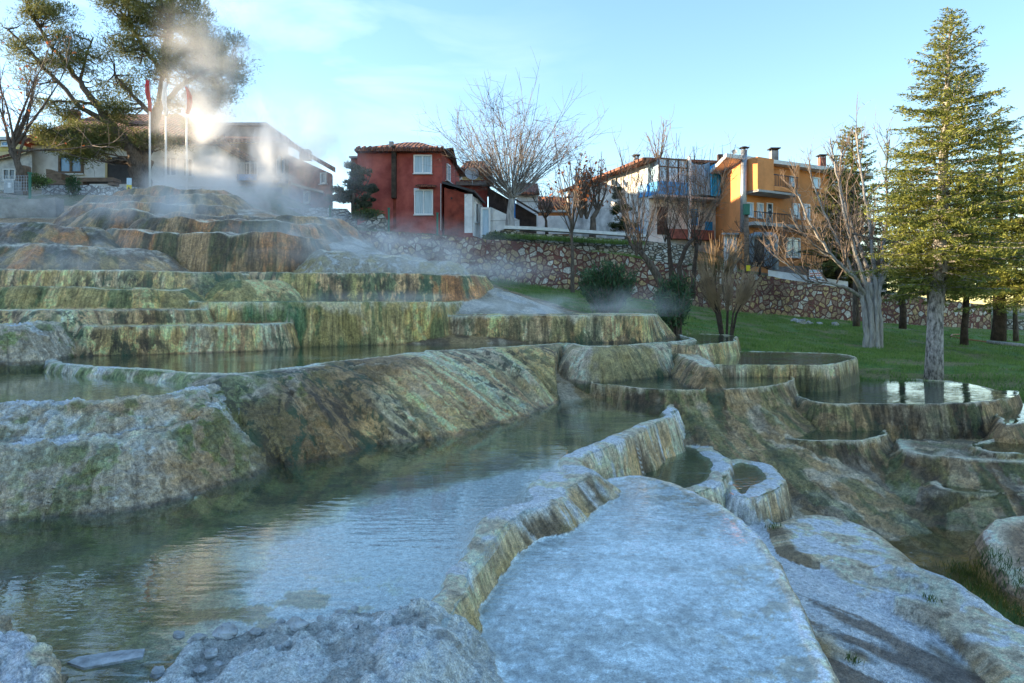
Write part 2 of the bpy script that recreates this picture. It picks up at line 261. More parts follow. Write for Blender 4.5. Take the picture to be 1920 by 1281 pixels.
# --- colours of the stone itself
c_ = lambda *a: np.array(a, np.float32)
white, cream, grey = c_(.66,.68,.67), c_(.60,.52,.39), c_(.45,.42,.36)
peach, ochre, olive, dkgreen, green = c_(.74,.50,.29), c_(.56,.38,.16), c_(.32,.27,.11), c_(.055,.085,.05), c_(.13,.19,.10)
brown, dkbrown, rust, umber = c_(.24,.165,.09), c_(.065,.05,.035), c_(.46,.20,.07), c_(.40,.29,.165)
N1 = X_.size
col = np.zeros((N1, 3), np.float32); wet = np.zeros(N1, np.float32); rock = np.ones(N1, np.float32)
g1 = fbm(X_*.6, Y_*.6, o=3, seed=40); g2 = fbm(X_*2.3, Y_*2.3, Z_*2.3, o=4, seed=41); g3 = fbm(X_*9, Y_*9, Z_*9, o=3, seed=42)
def stk(m, fs, fz, lo, hi, seed, warp=.25):
    s = s_[m]+warp*noise(s_[m]*1.3, Z_[m]*1.2, seed=seed+3)
    return sstep(lo, hi, noise(s*fs, Z_[m]*fz, seed=seed)*.55+noise(s*fs*2.7, Z_[m]*fz*1.6, seed=seed+1)*.3+noise(s*fs*7, Z_[m]*fz*4, seed=seed+2)*.2+g3[m]*.12)
def blot(m, f, lo, hi, seed, sz=.6):
    return sstep(lo, hi, fbm(s_[m]*f, Z_[m]*f*sz, o=5, seed=seed, g=.62))
def lay(c, col_, m, w_): return mixcol(c, col_, np.clip(w_, 0, 1))
def paint(m, pal):
    n = int(m.sum()); one = np.ones((n, 1), np.float32); c = one*grey
    if pal in ('orange', 'peach', 'peachgreen', 'darkorange'):
        c = one*(peach if pal != 'darkorange' else c_(.56,.37,.19)); c = lay(c, grey*1.1, m, blot(m, 1.8, -.05, .25, 96)*.55); c = lay(c, umber*.85, m, stk(m, 3.2, .7, .0, .35, 60)*.7)
        c = lay(c, ochre, m, stk(m, 1.6, .4, .0, .4, 61)*.6)
        c = lay(c, green, m, blot(m, 3.6, .12, .28, 62, .35)*.5*(1.0 if pal != 'orange' else .6))
        c = lay(c, dkgreen, m, np.maximum(blot(m, 7, .15, .25, 63, .4), stk(m, 4.6, .8, .2, .38, 68)*sstep(-.3, .1, g3[m]))*.4)
        c = lay(c, dkbrown, m, stk(m, 7.5, .8, .22, .38, 64)*.55)
        if pal == 'darkorange': c = lay(c, dkgreen*1.3, m, blot(m, 1.6, .0, .25, 66, .5)*.55)
        if pal == 'orange':
            x = X_[m]; c = lay(c, grey*1.1, m, sstep(-2.5, -2.9, x+.3*g2[m])*.9); c = lay(c, white*.85, m, sstep(-2.5, -2.9, x)*sstep(.0, .4, g3[m]+.3*g2[m])*.5); c = lay(c, c_(.12,.18,.04), m, sstep(-2.1, -2.6, x)*sstep(-.05, .25, g2[m]+.4*g3[m])*.75); c = lay(c, brown*.75, m, sstep(-1.2, -2.0, x+.5*g2[m])*sstep(-2.9, -2.4, x+.4*g2[m])*.75); c = lay(c, dkbrown*1.6, m, stk(m, 1.6, .4, .1, .4, 69)*.5*sstep(-2.0, -2.8, x))
            c = lay(c, grey*1.15, m, sstep(.8, 1.6, x)*.6); c = lay(c, c_(.24,.20,.08), m, sstep(.8, 1.5, x)*stk(m, 1.2, .3, -.1, .2, 70)*.8)
    elif pal in ('olive', 'oliveorange'):
        c = one*c_(.31,.26,.13); c = lay(c, ochre, m, stk(m, 1.0, .3, 0, .3, 71)*.75); c = lay(c, peach, m, stk(m, 2.2, .5, .2, .4, 72)*.55)
        c = lay(c, olive*.75, m, stk(m, 2.4, .25, .0, .4, 73)*.7); c = lay(c, green*.8, m, blot(m, 3.5, .18, .35, 74, .4)*.7)
        if pal == 'olive': c = lay(c, c_(.05,.15,.08), m, .8*sstep(-5.3,-5.0, X_[m])*sstep(-3.75,-4.1, X_[m])*sstep(-.6, 0, g2[m]+.25)*.9)
    elif pal == 'green':
        c = one*c_(.13,.15,.085); c = lay(c, peach*.75, m, np.maximum(stk(m, 3.4, .6, .14, .36, 75), blot(m, 6, .2, .3, 89, .4))*.75); c = lay(c, dkbrown, m, stk(m, 4.2, .5, .1, .4, 76)*.7); c = lay(c, olive, m, stk(m, .8, .2, 0, .35, 77)*.7); c = lay(c, rust*.8, m, blot(m, 1.2, .25, .4, 78)*.6)
    elif pal in ('brownstreak', 'brownorange'):
        c = one*c_(.30,.21,.12); c = lay(c, rust*.75, m, stk(m, 1.9, .25, .05, .4, 79)*.6); c = lay(c, c_(.05,.07,.035), m, stk(m, 2.1, .25, .0, .35, 80)*.8); c = lay(c, dkbrown, m, stk(m, 2.4, .5, .15, .4, 81)*.7)
        if pal == 'brownorange': c = lay(c, c_(.34,.25,.13), m, sstep(0, .4, g2[m])*.6); c = lay(c, c_(.13,.12,.11), m, sstep(.0, .4, fbm(X_[m]*2.4, Y_[m]*5, o=4, seed=170))*.7)
        c = lay(c, grey*.9, m, sstep(.75, .95, nz[m])*sstep(-.2, .3, g3[m])*.6)
    elif pal in ('darkbrown', 'brown'):
        c = one*(umber*.85 if pal == 'brown' else umber*.72); c = lay(c, dkbrown, m, stk(m, 2.0, .5, -.05, .35, 82)*.85); c = lay(c, c_(.17,.16,.07), m, stk(m, 1.6, .3, .15, .4, 83)*.6)
        c = lay(c, grey*1.1, m, sstep(.15, .5, g2[m])*.45*sstep(.4, .8, nz[m])); c = lay(c, cream*.6, m, stk(m, 3.5, .5, .25, .45, 84)*.4); c = lay(c, dkbrown, m, blot(m, 5, .05, .25, 95)*.5); c = lay(c, c_(.08,.13,.05), m, blot(m, 4, .25, .4, 85)*.4)
    elif pal in ('whiteflute', 'white'):
        c = one*cream*.85; c = lay(c, umber, m, stk(m, 3.0, .15, -.1, .22, 86)*.85); c = lay(c, dkbrown*1.6, m, stk(m, 2.1, .15, .08, .34, 87)*.85); c = lay(c, white, m, stk(m, 5.2, .2, .08, .36, 88)*.7)
        c = lay(c, c_(.22,.20,.06), m, sstep(.1, .5, d_[m]+.3*g2[m])*.4)
        if pal == 'white': c = lay(c, c_(.42,.33,.17), m, sstep(5.6, 5.0, Y_[m])*.85)
    elif pal == 'crust':
        c = one*c_(.38,.345,.29); c = lay(c, white*.85, m, sstep(.1, .45, g2[m]+.5*g3[m]+.2*g1[m])*.6); c = lay(c, brown*1.5, m, sstep(.0, .4, fbm(X_[m]*1.4, Y_[m]*1.4, Z_[m]*1.4, seed=90))*.7)
        mo = sstep(.0, .4, fbm(X_[m]*1.1, Y_[m]*1.1, Z_[m]*1.5, seed=91))*sstep(-4.6, -3.4, X_[m])*.8+sstep(.12, .4, fbm(X_[m]*4, Y_[m]*4, Z_[m]*4, seed=93))*sstep(-1.3, -1.0, Z_[m])*.9*(Y_[m] > 5)
        c = lay(c, c_(.10,.16,.03), m, mo*(Y_[m] > 4.5)*sstep(-.2,.2,g3[m]+.1)*.8); c = lay(c, dkbrown*2, m, sstep(.2, .5, g3[m]+.4*g2[m])*.5)
        bl = sstep(-3.0, -2.2, X_[m]+.3*g2[m])
        if bl.max() > 0 and pal == 'crust': c = mixcol(c, paint(m, 'orange'), bl*(Y_[m] > 6))
        c = lay(c, c_(.44,.34,.25), m, (Y_[m] < 4.2)*(k_[m] == 3)*.75)
    elif pal == 'whiteflat':
        c = one*cream*.8; c = lay(c, umber*.8, m, stk(m, 4, .3, -.1, .3, 92)*.8); c = lay(c, dkbrown*1.5, m, blot(m, 3, .1, .4, 94)*.6)
    elif pal == 'whiteslope':
        x, y = X_[m], Y_[m]; c = one*c_(.30,.25,.19); c = lay(c, grey*1.05, m, sstep(-.2, .3, g2[m])*.7); vein = fbm((x+y*.9)*2.2, (y-x*.9)*.45, o=5, seed=160)
        c = lay(c, c_(.11,.08,.055), m, sstep(.08, .3, vein)*.85); c = lay(c, c_(.30,.17,.09), m, sstep(.1, .35, fbm((x+y*.9)*1.5, (y-x*.9)*.3, o=4, seed=161))*.6); c = lay(c, white, m, sstep(5.9, 6.9, y+.5*g1[m])*.9); c = lay(c, white*.9, m, sstep(.15, .4, fbm(x*1.3, y*1.3, o=4, seed=162))*.8)
    elif pal == 'wetwhite':
        c = one*c_(.26,.24,.19); c = lay(c, olive*.9, m, sstep(-.1, .4, g2[m])*.7); c = lay(c, dkbrown*1.4, m, sstep(0, .3, g3[m])*.6); c = lay(c, white*.7, m, sstep(.3, .5, g3[m])*.4)
    elif pal == 'bank':
        c = one*c_(.30,.22,.15); c = lay(c, c_(.60,.50,.46), m, sstep(.0, .3, g2[m]+.4*(Z_[m]+2.76)*12)*.8); c = lay(c, dkbrown*1.5, m, sstep(.1, .45, g3[m])*.6)
    return c
for ti, t in enumerate(T):
    m = k_ == ti
    if not m.any(): continue
    c = paint(m, t['pal']); d = d_[m]
    din = -d; lim = g2[m]*.5+g3[m]*.5
    top = {'white': white, 'crust': white*.85, 'whiteflat': white, 'whiteflute': white, 'whiteslope': white}.get(t['pal'])
    rimc = c_(.62,.57,.46) if top is None else top
    if top is not None:
        rimc = np.ones((len(d),1),np.float32)*rimc; tanm = sstep(-.25, .3, fbm(X_[m]*4, Y_[m]*4, o=4, seed=150)+.5*sstep(-.1, .06, d)); rimc = mixcol(rimc, c_(.43,.36,.25), tanm*.8); rimc = mixcol(rimc, c_(.22,.19,.15), sstep(.25,.5,fbm(X_[m]*9, Y_[m]*9, o=3, seed=151))*.5)
    # mineral crust along the lip
    wl = .022 if top is None else .09
    c = mixcol(c, rimc, np.clip(sstep(wl, -.02, d+lim*.06)*(.6*sstep(-.30, -.06, d) if (top is None and not t['water']) else .6 if top is None else .95), 0, 1))
    if top is None and t['pal'] in ('darkbrown', 'brown'): c = mixcol(c, grey*1.1, sstep(-.02, -.1, d)*.6*(1 if t['water'] else .15))
    if t['water']:
        wt = t['water']
        bot = {'main': c_(.11,.12,.045), 'green': c_(.10,.13,.05), 'ochre': c_(.30,.24,.11), 'steamy': c_(.12,.14,.07), 'greenlight': c_(.16,.18,.09), 'brown': c_(.08,.07,.04), 'dark': c_(.05,.06,.03), 'olive': c_(.14,.14,.07), 'white': c_(.34,.36,.355)}[wt]
        zz = Z_[m]-(t['z']-.0)
        under = (sstep(.0, -.05, zz) if wt != 'white' else sstep(0, .1, din))*sstep(-.02,.03,din)
        b = np.ones((len(d), 1), np.float32)*bot
        if wt == 'main':
            x, y = X_[m], Y_[m]
            shore = sstep(.7, -.5, y-(7.4+1.15*x)+.8*g1[m]+.35*g2[m])*sstep(-2.5, -1.5, x+.3*g1[m])
            b = mixcol(b, c_(.045,.05,.02), sstep(-.1, .3, fbm(x*2.1, y*4, o=4, seed=101))*.75)
            b = mixcol(b, c_(.25,.21,.09), sstep(.1, .4, fbm(x*1.2, y*2.2, o=5, seed=102))*.7)
            b = mixcol(b, c_(.74,.76,.74), shore*.97)
            b = mixcol(b, c_(.20,.15,.05), sstep(.05, .28, fbm(x*3, y*4.5, o=5, seed=103))*sstep(-.3, -1.1, x)*sstep(5.2, 4.2, y)*.85)
        if wt == 'white':
            x, y = X_[m], Y_[m]
            b = mixcol(b, c_(.22,.22,.20), sstep(.0, .22, fbm(x*18, y*26, o=3, seed=104)+.7*fbm(x*1.0, y*1.0, o=2, seed=105))*.75*sstep(6.8,3.8,y))
            b = mixcol(b, c_(.22,.19,.14), sstep(.12, .3, fbm(x*6, y*9, o=5, seed=106, g=.65)+.25*sstep(.25,0,din))*sstep(.9, .1, din)*sstep(.1, .5, x)*.85)
            b = mixcol(b, c_(.42,.45,.45), sstep(.1, .5, fbm(x*2, y*3, o=4, seed=107))*.6)
        c = c*(1-under[:, None])+b*under[:, None]
        wet[m] = np.maximum(wet[m], sstep(.06, .0, zz)*(1.0 if wt == 'white' else .6)*(din > 0))
    # wet line just above the pool level is added below
    col[m] = c
    if t['pal'] in ('green', 'brownstreak', 'brownorange', 'wetwhite', 'darkorange'): wet[m] = np.maximum(wet[m], .75)
    elif t['pal'] in ('olive', 'peach', 'orange'): wet[m] = np.maximum(wet[m], .35)
m = k_ < 0
x, y, z = X_[m], Y_[m], Z_[m]
cb = np.ones((m.sum(), 1), np.float32)*c_(.24,.18,.10)
cb = mixcol(cb, c_(.34,.31,.26), sstep(0, .4, g2[m]+.3*g3[m])*.6)
cb = mixcol(cb, dkbrown*1.6, sstep(.1, .5, fbm(x*2.5+y*.6, y*1.2, o=4, seed=110))*.8)
cb = mixcol(cb, c_(.62,.66,.68), sstep(.1, .4, fbm(x*1.0, y*.8, o=4, seed=111))*sstep(9.8, 7.5, y)*.7)
cb = mixcol(cb, c_(.10,.07,.05), sstep(.08, .3, fbm((x+y*.9)*2.2, (y-x*.9)*.45, o=5, seed=160))*.8*(y < 9))
# steaming apron of the mound
ap = sstep(14.5, 16, y)*sstep(3.3, 1.2, x+(y-16)*.35)*(y < 31)
cb = mixcol(cb, c_(.36,.35,.32), ap*.9); cb = mixcol(cb, c_(.17,.15,.10), ap*sstep(0, .4, g2[m])*.7); cb = mixcol(cb, c_(.27,.16,.07), ap*sstep(.1, .4, g1[m])*.6*(x < -6))
# lawn and the ground behind the wall
yw = np.interp(x, WALLX, WALLY)
lawn = sstep(0, .25, (y-13.9-.25*(x < 9)*0)+0*x+.3*g2[m])*sstep(0, .5, x-(3.6-(y-16.5)*.33)+.3*g2[m])
lawn = np.maximum(lawn, sstep(0, .25, x-(7.6)+.2*g2[m])*sstep(13.2, 13.6, y+.2*g2[m]))
gr = np.ones((m.sum(), 1), np.float32)*c_(.09,.17,.03)
gr = mixcol(gr, c_(.15,.18,.05), sstep(0, .4, g1[m]+.3*g2[m])*.6); gr = mixcol(gr, c_(.20,.17,.09), sstep(.05, .35, fbm(x*.8, y*1.6, o=5, seed=113))*.8); gr = mixcol(gr, c_(.02,.06,.01), sstep(0, .4, g3[m])*.5)
cb = cb*(1-lawn[:, None])+gr*lawn[:, None]
up = (y > yw) | ((x < -9) & (y > 28.5))
dirt = np.ones((m.sum(), 1), np.float32)*c_(.20,.17,.13); dirt = mixcol(dirt, c_(.06,.10,.025), sstep(-.2, .3, g2[m]+g1[m]*.5)*.8)
cb = np.where(up[:, None], dirt, cb)
# stream bed
stz = sstep(-2.95, -3.02, z)*(y < 10.5); cb = mixcol(cb, c_(.26,.17,.05), stz*.9); cb = mixcol(cb, c_(.05,.05,.02), stz*sstep(0, .3, g2[m])*.7)
col[m] = cb; wet[m] = np.maximum(ap*.6, stz*.7); rock[m] = 1-np.maximum(lawn, up*1.0)
lawn_full = np.zeros(N1, np.float32); lawn_full[m] = lawn*(1-up)
# contact line where the stone meets each pool: damp dark tide mark
WL = [t for t in T if t['water'] and t['water'] != 'white']
zl = np.array([t['z'] for t in T]+[0.])[k_]; lv = T[1]['z']; lv2 = T[4]['z']
def waterline(m, lev):
    w_ = m*sstep(lev+.045+.03*g2, lev+.005, Z_); u_ = m*sstep(lev-.005, lev-.05, Z_)
    col[:] = col*(1-.55*w_[:, None]); col[:] = mixcol(col, c_(.07,.075,.03), u_*.8); wet[:] = np.maximum(wet, w_*.7)
waterline(((k_ >= 3) & (zl > -1.3) & (Y_ < 13.5) & (X_ < 2.2) & (k_ != 2)).astype(np.float32), lv)
waterline(((k_ > 6) & (zl > -.5) & (Y_ < 17) & (X_ < 4.5)).astype(np.float32), lv2)
waterline(((k_ >= 0) & (zl > -1.3) & (X_ > .8) & (Y_ > 11) & (Y_ < 17)).astype(np.float32), -1.45)
# displacement of the stone along its normal
hd = .5*fbm(X_*3, Y_*3, Z_*3, o=2, seed=120)*.05*sstep(6, 14, Y_)+fbm(X_*7, Y_*7, Z_*5, o=4, seed=121)*.022+np.abs(fbm(X_*18, Y_*18, Z_*12, o=3, seed=122))*.012
kpal = np.array([t['pal'] for t in T]+['none']); kp = kpal[k_]
rough = np.where(kp == 'crust', 1.5, np.where((kp == 'olive') | (kp == 'peach') | (kp == 'peachgreen'), .45, np.where((kp == 'darkbrown') | (kp == 'brown'), 1.5, np.where(kp == 'whiteflat', .3, .8))))
flat_in = (d_ < -.05) & (k_ >= 0) & (np.array([1.0 if t['depth'] else 0 for t in T]+[0.])[k_] > 0)
rough = np.where(flat_in, .25, rough)
shoreY = (k_ == 1) & (Y_ < 4.1) & (X_ < .1)
amp = 1.*(k_ == 2)
clump = sstep(-.35, .55, fbm(X_*4.5, Y_*4.5, o=3, seed=130))*.75+.25*np.abs(fbm(X_*16, Y_*16, o=3, seed=134))
rough = np.where((np.abs(d_+.04) < .16) & (k_ >= 0) & (kp != 'crust'), np.minimum(rough, .35), rough)
rough = np.where(k_ < 0, .45, rough)*rock
hd = hd*rough + np.where(k_ == 2, ((clump*.045-.015)*sstep(-.42, -.12, d_)*sstep(.0, -.08, d_) + .022*clump)*sstep(.02,-.06,d_), 0)
hd = hd + np.where((kp == 'crust') & (k_ != 2), np.abs(fbm(X_*11, Y_*11, Z_*11, o=4, seed=131))*.035, 0)
hd = np.where(flat_in & (k_ == 0), fbm(X_*12, Y_*12, o=4, seed=132)*.004, hd)
pos = pos + nrm*hd.reshape(GX.shape)[..., None]
col = col*(1+.22*g3[:, None])*(1-.25*sstep(.1, .6, -fbm(X_*30, Y_*30, Z_*30, o=2, seed=133)))[:, None]
mud = amp*1.0; col = mixcol(col, c_(.42,.44,.43), np.clip(mud*.85, 0, 1)); col = mixcol(col, c_(.16,.14,.11), np.clip(mud*sstep(.35, .1, clump)*.5, 0, 1))
warm = np.array([1.06, 1.0, .92], np.float32); col = .25*(np.maximum(col, 0)/.25)**1.16*1.62*np.where((col[:, 0] > col[:, 2]*1.15)[:, None], warm, 1)
col = np.clip(col, .004, .80)

def grid_mesh(name, pos, mat, colarr=None, wetarr=None, mask=None, flow=None, speck=None):
    nu, nv = pos.shape[:2]; me = bpy.data.meshes.new(name)
    idx = np.arange(nu*nv, dtype=np.int32).reshape(nu, nv)
    f = np.stack([idx[:-1, :-1], idx[1:, :-1], idx[1:, 1:], idx[:-1, 1:]], -1).reshape(-1, 4)
    if mask is not None: f = f[mask]
    me.vertices.add(nu*nv); me.vertices.foreach_set('co', pos.reshape(-1).astype(np.float32))
    me.loops.add(f.size); me.loops.foreach_set('vertex_index', f.ravel())
    me.polygons.add(len(f)); me.polygons.foreach_set('loop_start', np.arange(0, f.size, 4, dtype=np.int32))
    me.polygons.foreach_set('use_smooth', np.ones(len(f), bool))
    me.update(calc_edges=True); me.materials.append(mat)
    if colarr is not None:
        a = me.color_attributes.new('Col', 'FLOAT_COLOR', 'POINT'); rgba = np.ones((nu*nv, 4), np.float32); rgba[:, :3] = colarr
        if wetarr is not None: rgba[:, 3] = wetarr
        a.data.foreach_set('color', rgba.ravel())
    if speck is not None:
        a = me.attributes.new('Speck', 'FLOAT', 'POINT'); a.data.foreach_set('value', speck.astype(np.float32).ravel())
    if flow is not None:
        a = me.attributes.new('Flow', 'FLOAT_VECTOR', 'POINT'); a.data.foreach_set('vector', flow.astype(np.float32).ravel())
    o = bpy.data.objects.new(name, me); C.objects.link(o); return o

# ------------------------------------------------------------------ materials
MATS = {}
def mat(name, color, rough=.8, var=.25, scale=4., bump=.3, bscale=30., metal=0., color2=None, spec=.4, stretch=(1,1,1), coord='Object', dist=.02, trans=0.):
    if name in MATS: return MATS[name]
    m = bpy.data.materials.new(name); m.use_nodes = True; n = m.node_tree.nodes; l = m.node_tree.links.new; b = n['Principled BSDF']
    t = n.new('ShaderNodeTexCoord'); mp = n.new('ShaderNodeMapping'); mp.inputs['Scale'].default_value = stretch; l(t.outputs[coord], mp.inputs[0])
    no = n.new('ShaderNodeTexNoise'); no.inputs['Scale'].default_value = scale; no.inputs['Detail'].default_value = 6; no.inputs['Roughness'].default_value = .62; l(mp.outputs[0], no.inputs['Vector'])
    cr = n.new('ShaderNodeValToRGB'); c2 = color2 or tuple(c*(1-var*1.6) for c in color)
    cr.color_ramp.elements[0].position = .36; cr.color_ramp.elements[1].position = .62
    cr.color_ramp.elements[0].color = (*c2, 1); cr.color_ramp.elements[1].color = (*[min(1, c*(1+var*.5)) for c in color], 1)
    l(no.outputs['Fac'], cr.inputs[0]); l(cr.outputs[0], b.inputs['Base Color'])
    b.inputs['Roughness'].default_value = rough; b.inputs['Metallic'].default_value = metal; b.inputs['Specular IOR Level'].default_value = spec
    if bump:
        n2 = n.new('ShaderNodeTexNoise'); n2.inputs['Scale'].default_value = bscale; n2.inputs['Detail'].default_value = 4; l(mp.outputs[0], n2.inputs['Vector'])
        bp = n.new('ShaderNodeBump'); bp.inputs['Strength'].default_value = bump; bp.inputs['Distance'].default_value = dist; l(n2.outputs['Fac'], bp.inputs['Height']); l(bp.outputs[0], b.inputs['Normal'])
    MATS[name] = m; return m
def terrain_material():
    m = bpy.data.materials.new('travertine'); m.use_nodes = True; n = m.node_tree.nodes; l = m.node_tree.links.new; b = n['Principled BSDF']
    a = n.new('ShaderNodeAttribute'); a.attribute_name = 'Col'; t = n.new('ShaderNodeTexCoord')
    n1 = n.new('ShaderNodeTexNoise'); n1.inputs['Scale'].default_value = 22; n1.inputs['Detail'].default_value = 10; n1.inputs['Roughness'].default_value = .8; l(t.outputs['Object'], n1.inputs['Vector'])
    r1 = n.new('ShaderNodeMapRange'); r1.inputs['From Min'].default_value = .32; r1.inputs['From Max'].default_value = .68; r1.inputs['To Min'].default_value = .42; r1.inputs['To Max'].default_value = 1.48; l(n1.outputs['Fac'], r1.inputs['Value'])
    nh = n.new('ShaderNodeTexNoise'); nh.inputs['Scale'].default_value = 95; nh.inputs['Detail'].default_value = 5; nh.inputs['Roughness'].default_value = .75; l(t.outputs['Object'], nh.inputs['Vector'])
    rh = n.new('ShaderNodeMapRange'); rh.inputs['From Min'].default_value = .36; rh.inputs['From Max'].default_value = .64; rh.inputs['To Min'].default_value = .58; rh.inputs['To Max'].default_value = 1.38; l(nh.outputs['Fac'], rh.inputs['Value'])
    pr_ = n.new('ShaderNodeMath'); pr_.operation = 'MULTIPLY'; l(r1.outputs[0], pr_.inputs[0]); l(rh.outputs[0], pr_.inputs[1])
    mu = n.new('ShaderNodeVectorMath'); mu.operation = 'SCALE'; l(a.outputs['Color'], mu.inputs[0]); l(pr_.outputs[0], mu.inputs['Scale']); fl = n.new('ShaderNodeAttribute'); fl.attribute_name = 'Flow'; fm = n.new('ShaderNodeVectorMath'); fm.operation = 'MULTIPLY'; fm.inputs[1].default_value = (16, 1.6, 0); l(fl.outputs['Vector'], fm.inputs[0])
    nf = n.new('ShaderNodeTexNoise'); nf.inputs['Scale'].default_value = 1; nf.inputs['Detail'].default_value = 5; nf.inputs['Roughness'].default_value = .7; l(fm.outputs[0], nf.inputs['Vector'])
    fr_ = n.new('ShaderNodeMapRange'); fr_.inputs['From Min'].default_value = .35; fr_.inputs['From Max'].default_value = .65; fr_.inputs['To Min'].default_value = .45; fr_.inputs['To Max'].default_value = 1.4; l(nf.outputs['Fac'], fr_.inputs['Value'])
    sx = n.new('ShaderNodeSeparateXYZ'); l(fl.outputs['Vector'], sx.inputs[0]); fx_ = n.new('ShaderNodeMapRange'); l(sx.outputs['Z'], fx_.inputs['Value']); fx_.inputs['To Min'].default_value = 1.0; l(fr_.outputs[0], fx_.inputs['To Max'])
    mu2 = n.new('ShaderNodeVectorMath'); mu2.operation = 'SCALE'; l(mu.outputs[0], mu2.inputs[0]); l(fx_.outputs[0], mu2.inputs['Scale'])
    sk = n.new('ShaderNodeAttribute'); sk.attribute_name = 'Speck'; fm3 = n.new('ShaderNodeVectorMath'); fm3.operation = 'MULTIPLY'; fm3.inputs[1].default_value = (4.6, 4.6, 2.2); l(t.outputs['Object'], fm3.inputs[0])
    n6 = n.new('ShaderNodeTexNoise'); n6.inputs['Scale'].default_value = 1; n6.inputs['Detail'].default_value = 9; n6.inputs['Roughness'].default_value = .74; n6.inputs['Distortion'].default_value = .4; l(fm3.outputs[0], n6.inputs['Vector'])
    k6 = n.new('ShaderNodeMapRange'); k6.inputs['From Min'].default_value = .50; k6.inputs['From Max'].default_value = .535; l(n6.outputs['Fac'], k6.inputs['Value']); mk6 = n.new('ShaderNodeMath'); mk6.operation = 'MULTIPLY'; l(k6.outputs[0], mk6.inputs[0]); l(sk.outputs['Fac'], mk6.inputs[1])
    n8 = n.new('ShaderNodeTexNoise'); n8.inputs['Scale'].default_value = .45; n8.inputs['Detail'].default_value = 3; l(fm3.outputs[0], n8.inputs['Vector']); cr8 = n.new('ShaderNodeValToRGB'); cr8.color_ramp.elements[0].position = .42; cr8.color_ramp.elements[1].position = .56; cr8.color_ramp.elements[0].color = (.028,.085,.045,1); cr8.color_ramp.elements[1].color = (.055,.042,.03,1); l(n8.outputs['Fac'], cr8.inputs[0])
    mi6 = n.new('ShaderNodeMixRGB'); l(mk6.outputs[0], mi6.inputs[0]); l(mu2.outputs[0], mi6.inputs[1]); l(cr8.outputs[0], mi6.inputs[2]); l(mi6.outputs[0], b.inputs['Base Color'])
    rr = n.new('ShaderNodeMapRange'); rr.inputs['To Min'].default_value = .85; rr.inputs['To Max'].default_value = .3; l(a.outputs['Alpha'], rr.inputs['Value']); l(rr.outputs[0], b.inputs['Roughness'])
    n2 = n.new('ShaderNodeTexNoise'); n2.inputs['Scale'].default_value = 9; n2.inputs['Detail'].default_value = 9; n2.inputs['Roughness'].default_value = .76; l(t.outputs['Object'], n2.inputs['Vector'])
    n3 = n.new('ShaderNodeTexVoronoi'); n3.inputs['Scale'].default_value = 55; l(t.outputs['Object'], n3.inputs['Vector'])
    ad = n.new('ShaderNodeMath'); ad.operation = 'MULTIPLY_ADD'; l(n3.outputs['Distance'], ad.inputs[0]); ad.inputs[1].default_value = .28; l(n2.outputs['Fac'], ad.inputs[2])
    bp = n.new('ShaderNodeBump'); bp.inputs['Strength'].default_value = .7; bp.inputs['Distance'].default_value = .11; ws = n.new('ShaderNodeMapRange'); ws.inputs['From Min'].default_value = .6; ws.inputs['To Min'].default_value = .75; ws.inputs['To Max'].default_value = .1; l(a.outputs['Alpha'], ws.inputs['Value']); l(ws.outputs[0], bp.inputs['Strength'])
    fh = n.new('ShaderNodeMath'); fh.operation = 'MULTIPLY'; l(nf.outputs['Fac'], fh.inputs[0]); l(sx.outputs['Z'], fh.inputs[1]); ah = n.new('ShaderNodeMath'); l(fh.outputs[0], ah.inputs[0]); l(ad.outputs[0], ah.inputs[1]); l(ah.outputs[0], bp.inputs['Height']); l(bp.outputs[0], b.inputs['Normal'])
    return m
SPK = {'orange': .9, 'peach': .95, 'peachgreen': 1., 'darkorange': .95, 'green': .8, 'olive': .35, 'oliveorange': .5, 'crust': .35, 'darkbrown': .45, 'brown': .4, 'brownstreak': .4, 'brownorange': .4, 'white': .25, 'whiteflute': .3}
speckw = np.zeros(N1, np.float32)
for p_, v_ in SPK.items(): speckw[kp == p_] = v_
speckw *= sstep(.0, .07, d_)*(.35+.65*sstep(-.35, .25, fbm(s_*.8, Z_*1.5, o=3, seed=180)))
ter = grid_mesh('travertine_terrain', pos, terrain_material(), col, wet, None, np.stack([s_, Z_, ((d_ > .01) & (k_ >= 0))*steep], -1), speckw*.85); ter['kind'] = 'structure'
def tag(o, label=None, cat=None, group=None, kind=None):
    if label: o['label'] = label
    if cat: o['category'] = cat
    if group: o['group'] = group
    if kind: o['kind'] = kind
    return o
def add_mesh(name, v, f, m, parent=None, smooth=False):
    me = bpy.data.meshes.new(name); me.from_pydata([tuple(a) for a in v], [], [tuple(a) for a in f]); me.update()
    if m: me.materials.append(m)
    if smooth: me.polygons.foreach_set('use_smooth', [True]*len(me.polygons))
    o = bpy.data.objects.new(name, me); C.objects.link(o)
    if parent: o.parent = parent; o.matrix_parent_inverse = parent.matrix_world.inverted() if False else o.matrix_parent_inverse
    return o
# ground out to the horizon; unseen hill added at the left to shade terraces
g = add_mesh('ground', [(-3000,-400,-5),(3000,-400,-5),(3000,5000,-5),(-3000,5000,-5)], [(0,1,2,3)], mat('far ground', (.12,.12,.06), scale=.02)); g['kind'] = 'structure'
hx, hy = np.meshgrid(np.linspace(-120, -24, 97), np.linspace(-30, 90, 121), indexing='ij')
hh = -3 + 15.6*sstep(-33, -58, hx)*sstep(-14, -24, hx+.75*hy) + 1.6*fbm(hx*.06, hy*.06, o=4, seed=140)*sstep(-33, -50, hx)
hs_ = grid_mesh('shade_hill', np.stack([hx, hy, hh], -1), mat('dry hillside', (.13,.13,.06), .95, .4, .3, .6, 4)); hs_['kind'] = 'structure'
